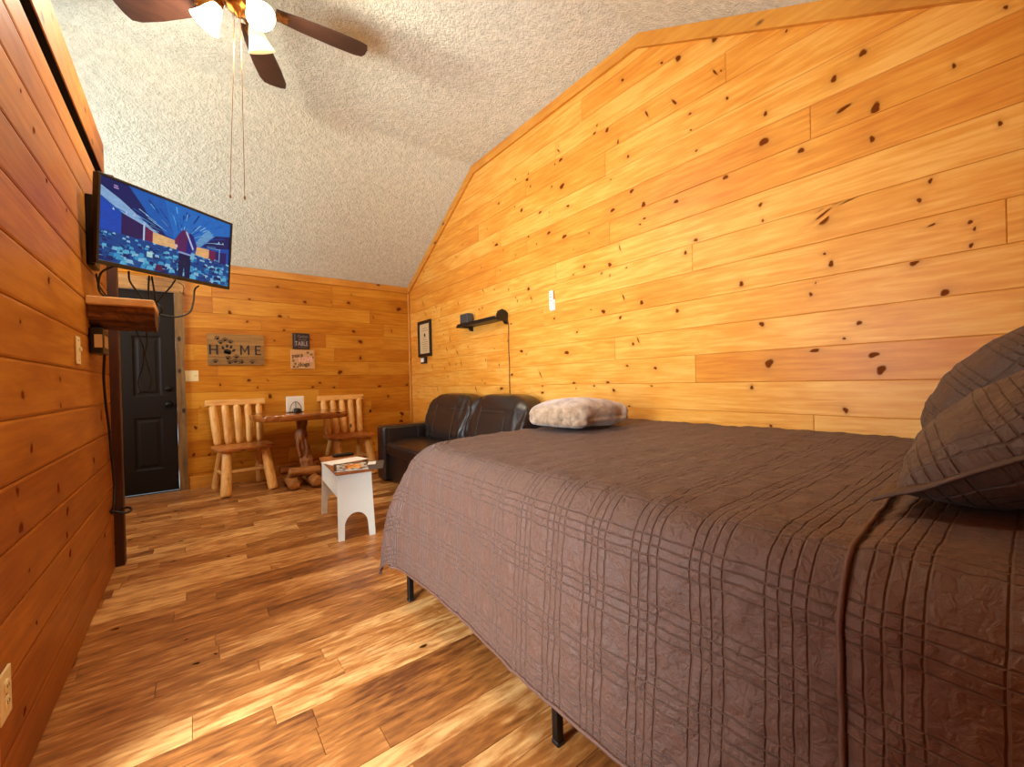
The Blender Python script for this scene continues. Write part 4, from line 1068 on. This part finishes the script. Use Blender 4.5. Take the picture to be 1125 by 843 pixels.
for v in bm.verts:
    if v.co.z < 1.48: v.co.z += .006*N3(v.co.x*30, v.co.y*20, 1)
    if v.co.y < 2.74: v.co.y += .004*N3(v.co.x*25, 3, 1)
wobj('sawn_top', bm, M['sawn_pale'], sh)

pa = thing('power_adapter', 'black power adapter with a tan label, fixed under the log shelf', 'power adapter', (XL+.03, 2.86, 1.30))
bm = bmesh.new(); box(bm, XL+.001, XL+.05, 2.78, 2.96, 1.235, 1.36, bev=.008, seg=2); wobj('adapter_case', bm, M['black_plastic'], pa)
bm = bmesh.new(); box(bm, XL+.02, XL+.048, 2.7785, 2.7805, 1.262, 1.325); box(bm, XL+.0505, XL+.0515, 2.82, 2.92, 1.265, 1.325); wobj('label_plate', bm, M['ivory'], pa)

def cable(label, pts, r=.004, mat='cable', n=8, name='cable', group=None):
    bm = bmesh.new(); tube(bm, catmull(pts, n), r, 8); return tag(obj(name, bm, M[mat], None, True), label, 'cable', group)
G = 'cables of the television'
cable('black cable dropping from the television end nearest the wall onto the log shelf', [(-.29, 2.79, 1.665), (-.335, 2.78, 1.62), (-.345, 2.80, 1.54), (-.31, 2.82, 1.506), (-.24, 2.83, 1.505)], .0045, group=G)
cable('black cable looping along the wall bracket into the log shelf back', [(-.366, 2.90, 1.64), (-.366, 2.95, 1.60), (-.35, 3.0, 1.56), (-.31, 3.02, 1.506)], .004, group=G)
cable('black cable bowing down between bracket and log shelf middle', [(-.24, 2.83, 1.655), (-.235, 2.82, 1.60), (-.20, 2.84, 1.54), (-.18, 2.87, 1.505)], .004, group=G)
cable('straight black cable from the television bottom to the log shelf, left of a forked pair', [(-.165, 2.87, 1.650), (-.168, 2.855, 1.58), (-.165, 2.86, 1.505)], .0042, group=G)
cable('black cable slanting right from the same socket as the straight one', [(-.155, 2.875, 1.650), (-.148, 2.86, 1.59), (-.145, 2.89, 1.53), (-.15, 2.91, 1.505)], .004, group=G)
cable('black cable slanting left from the television middle to the log shelf end', [(-.06, 2.96, 1.662), (-.085, 2.94, 1.61), (-.125, 2.93, 1.55), (-.15, 2.93, 1.505)], .004, group=G)
cable('thin brown cable arching beside the television middle', [(-.05, 2.975, 1.655), (-.025, 2.96, 1.63), (-.03, 2.955, 1.59), (-.045, 2.955, 1.60)], .002, 'brown_cable', group=G)
cable('black cable hanging from the right of the television and curving back under the log shelf', [(.045, 3.05, 1.660), (.025, 3.03, 1.63), (.018, 3.0, 1.56), (.0, 2.97, 1.49), (-.05, 2.94, 1.455), (-.10, 2.92, 1.452), (-.132, 2.91, 1.455)], .0045, group=G)
cable('black cable end curled on the tip of the log shelf', [(-.150, 2.88, 1.506), (-.130, 2.86, 1.50), (-.115, 2.86, 1.475), (-.13, 2.87, 1.45)], .004, group=G)
cable('long black power cord running down the left wall to a loose coil near the floor', [(-.350, 2.94, 1.24), (-.365, 3.02, 1.12), (-.372, 3.12, .98), (-.372, 3.20, .84), (-.374, 3.26, .70), (-.372, 3.30, .58), (-.370, 3.30, .48), (-.372, 3.26, .39)]+[(-.345+.05*cos(t)*.95-.0, 3.26+.03*sin(t), .36+.010*sin(t*2)) for t in [pi*.9+2*pi*i/10 for i in range(19)]], .006, name='long_cable')
cable('thin black cable looping down from the log shelf before the dark door, left one', [(-.235, 2.92, 1.385), (-.215, 2.93, 1.33), (-.20, 2.94, 1.27), (-.205, 2.94, 1.18), (-.225, 2.94, 1.10), (-.215, 2.94, 1.04), (-.19, 2.94, 1.03)], .0025, group='thin cables under the log shelf')
cable('thin wavy black cable below the log shelf before the dark door, right one', [(-.185, 2.92, 1.385), (-.185, 2.93, 1.30), (-.195, 2.94, 1.24), (-.180, 2.94, 1.16), (-.172, 2.94, 1.10), (-.185, 2.94, 1.045)], .0025, group='thin cables under the log shelf')

# ------------------------------------------------------------------ signs on the back wall
def paw(bm, cx, cz, s, rot, y0, y1):
    def disc(x, z, rx, rz, a, n=14):
        R = Matrix.Rotation(rot, 2); c = R @ Vector((x, z))
        poly_ = []
        for i in range(n):
            p = Matrix.Rotation(rot+a, 2) @ Vector((rx*cos(2*pi*i/n), rz*sin(2*pi*i/n))); poly_.append((cx+s*c.x+s*p.x, cz+s*c.y+s*p.y))
        prism(bm, poly_, y0, y1, 'y')
    disc(0, -.25, .50, .36, 0); disc(-.2, -.42, .26, .2, .3); disc(.2, -.42, .26, .2, -.3)
    for x, z, a in ((-.68, .12, .5), (-.25, .52, .15), (.25, .52, -.15), (.68, .12, -.5)): disc(x, z, .17, .27, a)
hs = thing('home_sign', 'rustic HOME sign with a paw print for the O, above the left log chair', 'sign', (.40, YB-.012, 1.31))
HX0, HX1, HZ0, HZ1 = .137, .662, 1.305, 1.648
M['sign_board'] = wood_mat('weathered_sign_boards', 0, S(104, 70, 30), S(150, 106, 48), S(180, 134, 66), knots=False, rough=.6)
M['sign_black'] = plain('black_sign_paint', S(24, 12, 12), .6)
M['pink_paint'] = plain('pale_pink_paint', S(236, 176, 168), .6)
M['sign_black_board'] = plain('black_board', S(34, 20, 20), .5)
M['sign_tan'] = plain('tan_board', S(206, 158, 104), .6, vary=.1)
M['chalk'] = plain('chalk_white_paint', S(176, 156, 150), .6)
M['chalk_dim'] = plain('grey_paint', S(120, 96, 92), .6)
for z0, z1 in ((1.305, 1.395), (1.398, 1.52), (1.523, 1.648)):
    bm = bmesh.new(); box(bm, HX0, HX1, YB-.022, YB-.001, z0, z1, bev=.002); wobj('board', bm, M['sign_board'], hs)
yF = YB-.0225
def wtext(body, size, cx, cz, parent, mat, bold=0, tilt=0, name='lettering', yy=None, space=1, sx=1):
    m4 = Matrix.Translation((cx, (yy or yF)-.0006, cz)) @ Matrix.Rotation(pi/2, 4, 'X') @ Matrix.Rotation(tilt, 4, 'Z') @ Matrix.Diagonal((sx, 1, 1, 1))
    r = parent; inv_ = (Matrix.Translation(r.location) @ r.rotation_euler.to_matrix().to_4x4()).inverted()
    return textmesh(body, size, name, mat, parent, inv_ @ m4, bold, .0008, space=space)
Z0, Z1, q_ = 1.420, 1.528, .0085
def strokes(polys):
    bm = bmesh.new()
    for p in polys: prism(bm, p, yF-.0022, yF-.0002, 'y')
    wobj('lettering', bm, M['sign_black'], hs)
def bar(x0, x1, z0, z1): return [(x0, z0), (x1, z0), (x1, z1), (x0, z1)]
strokes([bar(.152, .169, Z0, Z1), bar(.214, .231, Z0, Z1), bar(.169, .214, 1.468, 1.481)])
strokes([bar(.432, .448, Z0, Z1), bar(.504, .520, Z0, Z1), [(.448, Z1), (.448, Z1-.026), (.476, Z0+.022), (.476, Z0+.046)], [(.504, Z1), (.476, Z0+.046), (.476, Z0+.022), (.504, Z1-.026)]])
strokes([bar(.574, .590, Z0, Z1), bar(.590, .634, Z1-.014, Z1), bar(.590, .628, 1.468, 1.481), bar(.590, .634, Z0, Z0+.014)])
bm = bmesh.new(); paw(bm, .322, 1.472, .074, -.25, yF-.0015, yF); wobj('paw_print', bm, M['sign_black'], hs)
for x, z, s, r in ((.225, 1.60, .030, .6), (.295, 1.585, .030, .1), (.255, 1.556, .030, 0), (.345, 1.565, .030, -.2), (.32, 1.385, .030, -.4), (.395, 1.402, .030, .2), (.205, 1.35, .030, .2), (.335, 1.338, .030, -.3), (.385, 1.35, .030, .2), (.44, 1.342, .032, .9), (.545, 1.342, .030, 0)):
    bm = bmesh.new(); paw(bm, x, z, s, r, yF-.0015, yF); wobj('small_paw_print', bm, M['sign_black'], hs)
ts = thing('table_sign', 'small black sign reading TABLE in chalk letters', 'sign', (1.055, YB-.01, 1.50))
bm = bmesh.new(); box(bm, .962, 1.15, YB-.018, YB-.001, 1.502, 1.694, bev=.003); wobj('board', bm, M['sign_black_board'], ts)
yF = YB-.0185
wtext('Gather', .05, 1.075, 1.654, ts, M['chalk_dim'], .0006, sx=.8); wtext('at our', .036, 1.07, 1.617, ts, M['chalk_dim'], .0004); wtext('TABLE', .075, 1.058, 1.566, ts, M['chalk'], .0008, sx=.68)
bm = bmesh.new(); box(bm, .982, .990, yF-.0012, yF, 1.53, 1.685); wobj('painted_line', bm, M['chalk_dim'], ts)
bm = bmesh.new(); box(bm, 1.02, 1.12, yF-.0012, yF, 1.522, 1.526); wobj('painted_line', bm, M['chalk_dim'], ts)
ds = thing('dog_sign', 'small tan sign with paw prints and the word LOVE, under the black sign', 'sign', (1.07, YB-.01, 1.26))
bm = bmesh.new(); box(bm, .938, 1.20, YB-.016, YB-.001, 1.262, 1.494, bev=.003); wobj('board', bm, M['sign_tan'], ds)
yF = YB-.0165
wtext('peace', .07, 1.01, 1.425, ds, M['sign_black'], .001, .12, sx=.75); wtext('LOVE', .075, 1.10, 1.375, ds, M['pink_paint'], .002, sx=.85); wtext('dogs', .07, 1.08, 1.318, ds, M['sign_black'], .001, .05)
bm = bmesh.new()
for x, z, s, r in ((1.125, 1.462, .02, .3), (1.165, 1.44, .02, -.2), (1.18, 1.405, .016, .2), (.965, 1.36, .018, .4), (.985, 1.325, .018, 0), (.97, 1.29, .018, -.3), (1.01, 1.287, .014, .2)):
    bm = bmesh.new(); paw(bm, x, z, s, r, yF-.0012, yF); wobj('small_paw_print', bm, M['sign_black'], ds)

# ------------------------------------------------------------------ plates and switches
def plate(name, label, cat, loc, rz, w, h, mat, toggles, kind='switch'):
    """plate facing local -y"""
    t = thing(name, label, cat, loc, rz)
    bm = bmesh.new(); box(bm, -w/2, w/2, -.006, 0, -h/2, h/2, bev=.002, seg=2); obj('cover_plate', bm, M[mat], t)
    for x, z in toggles:
        bm = bmesh.new()
        if kind == 'switch': box(bm, x-.005, x+.005, -.016, -.005, z-.004, z+.014, bev=.0015)
        else:
            lathe(bm, [(0, .0), (.017, 0), (.017, .003), (.015, .004), (0, .004)], 20, M4=Matrix.Translation((x, -.005, z)) @ Matrix.Rotation(pi/2, 4, 'X'))
            for dx in (-.006, .006): box(bm, x+dx-.001, x+dx+.001, -.0098, -.0085, z-.002, z+.006, mat=1)
        obj('toggle' if kind == 'switch' else 'socket', bm, [M[mat], M['black_plastic']], t)
    for z in ((-h*.36, h*.36) if kind == 'switch' else (0,)):
        bm = bmesh.new(); lathe(bm, [(0, 0), (.003, 0), (.0025, .0015), (0, .0015)], 10, M4=Matrix.Translation((0, -.006, z)) @ Matrix.Rotation(pi/2, 4, 'X'))
        obj('screw', bm, M['brass'], t)
    return t
plate('light_switch', 'ivory double light switch on the back wall beside the door casing', 'light switch', (.0, YB-.001, 1.19), 0, .115, .115, 'ivory', [(-.023, 0), (.023, 0)])
plate('light_switch', 'ivory light switch on the left wall in front of the log shelf', 'light switch', (XL+.001, 2.52, 1.228), pi/2, .075, .118, 'ivory', [(0, 0)])
plate('wall_outlet', 'ivory wall outlet low on the left wall at the picture edge', 'outlet', (XL+.001, 1.57, .312), pi/2, .075, .118, 'ivory', [(0, .02), (0, -.02)], 'outlet')

# remote holder on the right wall
rh = thing('wall_remote', 'narrow white remote control in a wall holder on the right wall above the throw', 'remote control', (XR-.001, 2.57, 1.73), -pi/2)
bm = bmesh.new(); box(bm, -.028, .028, -.012, 0, -.085, .01, bev=.003, seg=2); obj('holder', bm, M['white'], rh)
bm = bmesh.new(); box(bm, -.022, .022, -.028, -.012, -.075, .085, bev=.004, seg=2); obj('handset', bm, M['white'], rh)
for z_ in (.0, .03, .055):
    bm = bmesh.new(); box(bm, -.006, .006, -.0295, -.028, z_-.005, z_+.005, bev=.001); obj('button', bm, M['slate'], rh)

# framed notice and thermostat on the right wall
pf = thing('picture_frame', 'black framed printed notice on the right wall near the far corner', 'picture frame', (XR-.001, 5.03, 1.405), -pi/2)
w, h = .19, .478
bm = bmesh.new()
for q in ((-w, w, 0, .042), (-w, w, h-.042, h), (-w, -w+.042, .042, h-.042), (w-.042, w, .042, h-.042)): box(bm, q[0], q[1], -.022, 0, q[2], q[3], bev=.003)
obj('frame', bm, M['black_plastic'], pf)
bm = bmesh.new(); box(bm, -w+.042, w-.042, -.008, -.004, .042, h-.042); M['cream'] = plain('cream_paper', S(214, 186, 140), .7); obj('notice', bm, M['cream'], pf)
bm = bmesh.new(); rn = random.Random(3)
lathe(bm, [(0, 0), (.022, 0), (.022, .001), (0, .001)], 16, M4=Matrix.Translation((0, -.008, h*.60)) @ Matrix.Rotation(pi/2, 4, 'X'))
for i in range(11):
    z_ = .075+i*.030
    if abs(z_-h*.60) < .03: continue
    l_ = rn.uniform(.05, .10); box(bm, -l_, l_, -.0088, -.008, z_-.002, z_+.002)
obj('printed_lines', bm, M['sign_black'], pf)
th = thing('thermostat', 'small white and black thermostat under the framed notice', 'thermostat', (XR-.001, 5.06, 1.36), -pi/2)
bm = bmesh.new(); box(bm, -.075, .075, -.03, 0, -.045, .04, bev=.005, seg=2); obj('case', bm, M['black_plastic'], th)
bm = bmesh.new(); box(bm, -.06, .03, -.034, -.029, -.028, .028, bev=.002); obj('display', bm, M['white'], th)

# black wall shelf with a small grey box on it
ws = thing('wall_shelf', 'narrow black wall shelf with scrolled ends on the right wall above the loveseat', 'shelf', (XR-.06, 3.62, 1.66))
bm = bmesh.new(); box(bm, XR-.13, XR-.001, 3.22, 4.0, 1.655, 1.677, bev=.003); box(bm, XR-.13, XR-.12, 3.26, 3.98, 1.677, 1.692, bev=.002); wobj('ledge', bm, M['black_plastic'], ws)
for yy in (3.225, 3.86):
    bm = bmesh.new(); pts = []
    top = .09 if yy < 3.5 else .0
    prof_ = [(0, -.05), (-.03, -.045), (-.05, -.02), (-.11, -.015), (-.13, 0)]
    if top: prof_ += [(-.13, .03), (-.11, .075), (-.07, .095), (-.03, .085), (0, .06)]
    else: prof_ += [(0, 0)]
    prism(bm, [(XR-.001+x, 1.66+z) for x, z in prof_], yy-.012, yy+.012, 'y'); wobj('end_bracket', bm, M['black_plastic'], ws)
gb = thing('router_box', 'small grey box standing on the far end of the black wall shelf', 'box', (XR-.07, 3.88, 1.678))
bm = bmesh.new(); box(bm, XR-.105, XR-.03, 3.80, 3.955, 1.678, 1.80, bev=.006, seg=2); wobj('case', bm, M['slate'], gb)
bm = bmesh.new()
for i in range(4): box(bm, XR-.1065, XR-.105, 3.815, 3.94, 1.70+i*.024, 1.706+i*.024)
wobj('vent_slot', bm, M['black_plastic'], gb)
cable('thin brown cord running straight down the right wall from the black shelf', [(XR-.02, 3.215, 1.66), (XR-.008, 3.20, 1.60), (XR-.006, 3.21, 1.40), (XR-.006, 3.203, 1.2), (XR-.006, 3.208, 1.0), (XR-.006, 3.205, .3)], .004, 'brown_cable', name='cable')

# ------------------------------------------------------------------ ceiling fan with its lamps
FX, FY, FZ = .24, 2.58, 3.10
fan = thing('ceiling_fan', 'five bladed ceiling fan with dark wooden blades and three glass lamp shades', 'ceiling fan', (FX, FY, RIDGE))
def fl(prof, name, mat, par=None): bm = bmesh.new(); lathe(bm, prof, 28, (FX, FY, 0)); return wobj(name, bm, mat, par or fan, True)
fl([(0, RIDGE-.001), (.075, RIDGE-.001), (.07, RIDGE-.04), (.03, RIDGE-.065), (0, RIDGE-.065)], 'canopy', M['brass'])
fl([(0, RIDGE-.06), (.013, RIDGE-.06), (.013, 3.24), (0, 3.24)], 'downrod', M['brass'])
fl([(0, 3.25), (.05, 3.25), (.095, 3.225), (.11, 3.18), (.11, 3.14), (.09, 3.10), (.06, 3.085), (0, 3.085)], 'motor_housing', M['brass'])
fl([(0, 3.09), (.05, 3.09), (.06, 3.075), (.062, 3.055), (.04, 3.03), (.015, 3.02), (.008, 3.005), (0, 3.0)], 'light_fitter', M['brass'])
for adeg in (-4, 67, 140, 212, 284):
    a = rad(adeg); R = Matrix.Translation((FX, FY, FZ)) @ Matrix.Rotation(a, 4, 'Z') @ Matrix.Rotation(rad(12), 4, 'X')
    bm = bmesh.new()
    pl = [(.17, -.050), (.30, -.070), (.48, -.082), (.60, -.080), (.645, -.066), (.655, -.03), (.655, .03), (.645, .066), (.60, .080), (.48, .082), (.30, .070), (.17, .050)]
    prism(bm, pl, -.004, .004, 'z'); bm.transform(R); bl = wobj('blade', bm, M['blade'], fan)
    bm = bmesh.new(); prism(bm, [(.08, -.014), (.16, -.012), (.19, -.034), (.235, -.030), (.225, -.008), (.24, 0), (.225, .008), (.235, .030), (.19, .034), (.16, .012), (.08, .014)], -.011, -.004, 'z')
    for x_, y_ in ((.2, -.02), (.2, .02), (.225, 0)): lathe(bm, [(0, -.016), (.006, -.015), (.006, -.011), (0, -.011)], 10, (x_, y_, 0))
    bm.transform(R); wobj('blade_iron', bm, M['brass'], fan)
M['shade_lit'] = plain('lit_frosted_glass', S(252, 244, 220), .4, emit=(1, .80, .50), estr=9)
fwd = Vector((.613, .790, 0)); rgt = Vector((.790, -.613, 0))
for k_, deg in enumerate((8, 112, -100)):
    d = fwd*cos(rad(deg))+rgt*sin(rad(deg)); base = Vector((FX, FY, 3.07))+d*.055
    tilt = 32
    ax = (d*sin(rad(tilt))+Vector((0, 0, -1))*cos(rad(tilt))).normalized()
    q = Vector((0, 0, 1)).rotation_difference(ax).to_matrix().to_4x4()
    R = Matrix.Translation(base+d*.035) @ q
    bm = bmesh.new(); tube(bm, catmull([base-d*.03, base+d*.01+Vector((0, 0, .018)), base+d*.035+Vector((0, 0, .0))], 5), .009, 8)
    lathe(bm, [(0, -.005), (.020, -.005), (.024, .03), (.019, .036), (0, .036)], 16, M4=R); wobj('lamp_arm', bm, M['brass'], fan, True)
    bm = bmesh.new()
    lathe(bm, [(.022, .02), (.028, .03), (.040, .06), (.050, .095), (.064, .130), (.070, .140), (.067, .140), (.061, .130), (.047, .095), (.037, .06), (.025, .032), (.022, .02)], 28, M4=R)
    s_ = wobj('lamp_shade', bm, M['shade' if k_ == 0 else 'shade_lit'], fan, True)
    bm = bmesh.new(); lathe(bm, [(0, .035), (.013, .037), (.014, .055), (.026, .085), (.027, .10), (.018, .118), (0, .124)], 20, M4=R)
    wobj('bulb', bm, M['bulb' if k_ else 'white'], s_, True)
    if k_:
        lt = bpy.data.lights.new('fan_lamp', 'POINT'); lt.energy = 54; lt.color = (1, .88, .70); lt.shadow_soft_size = .04
        lo = bpy.data.objects.new('fan_lamp', lt); COL.objects.link(lo); lo.location = base+d*.035+ax*.17
for x0, x1, yy, ln in ((FX-.02, FX-.062, FY-.02, 2.045), (FX+.005, FX+.0, FY-.03, 2.05)):
    bm = bmesh.new(); tube(bm, catmull([(x0, yy, 3.03), (lerp(x0, x1, .3), yy, 2.7), (lerp(x0, x1, .7), yy, 2.35), (x1, yy, ln)], 6), .0016, 6)
    lathe(bm, [(0, 0), (.004, .002), (.005, .012), (.002, .02), (0, .02)], 10, (x1, yy, ln-.016)); wobj('pull_chain', bm, M['brass'], fan, True)
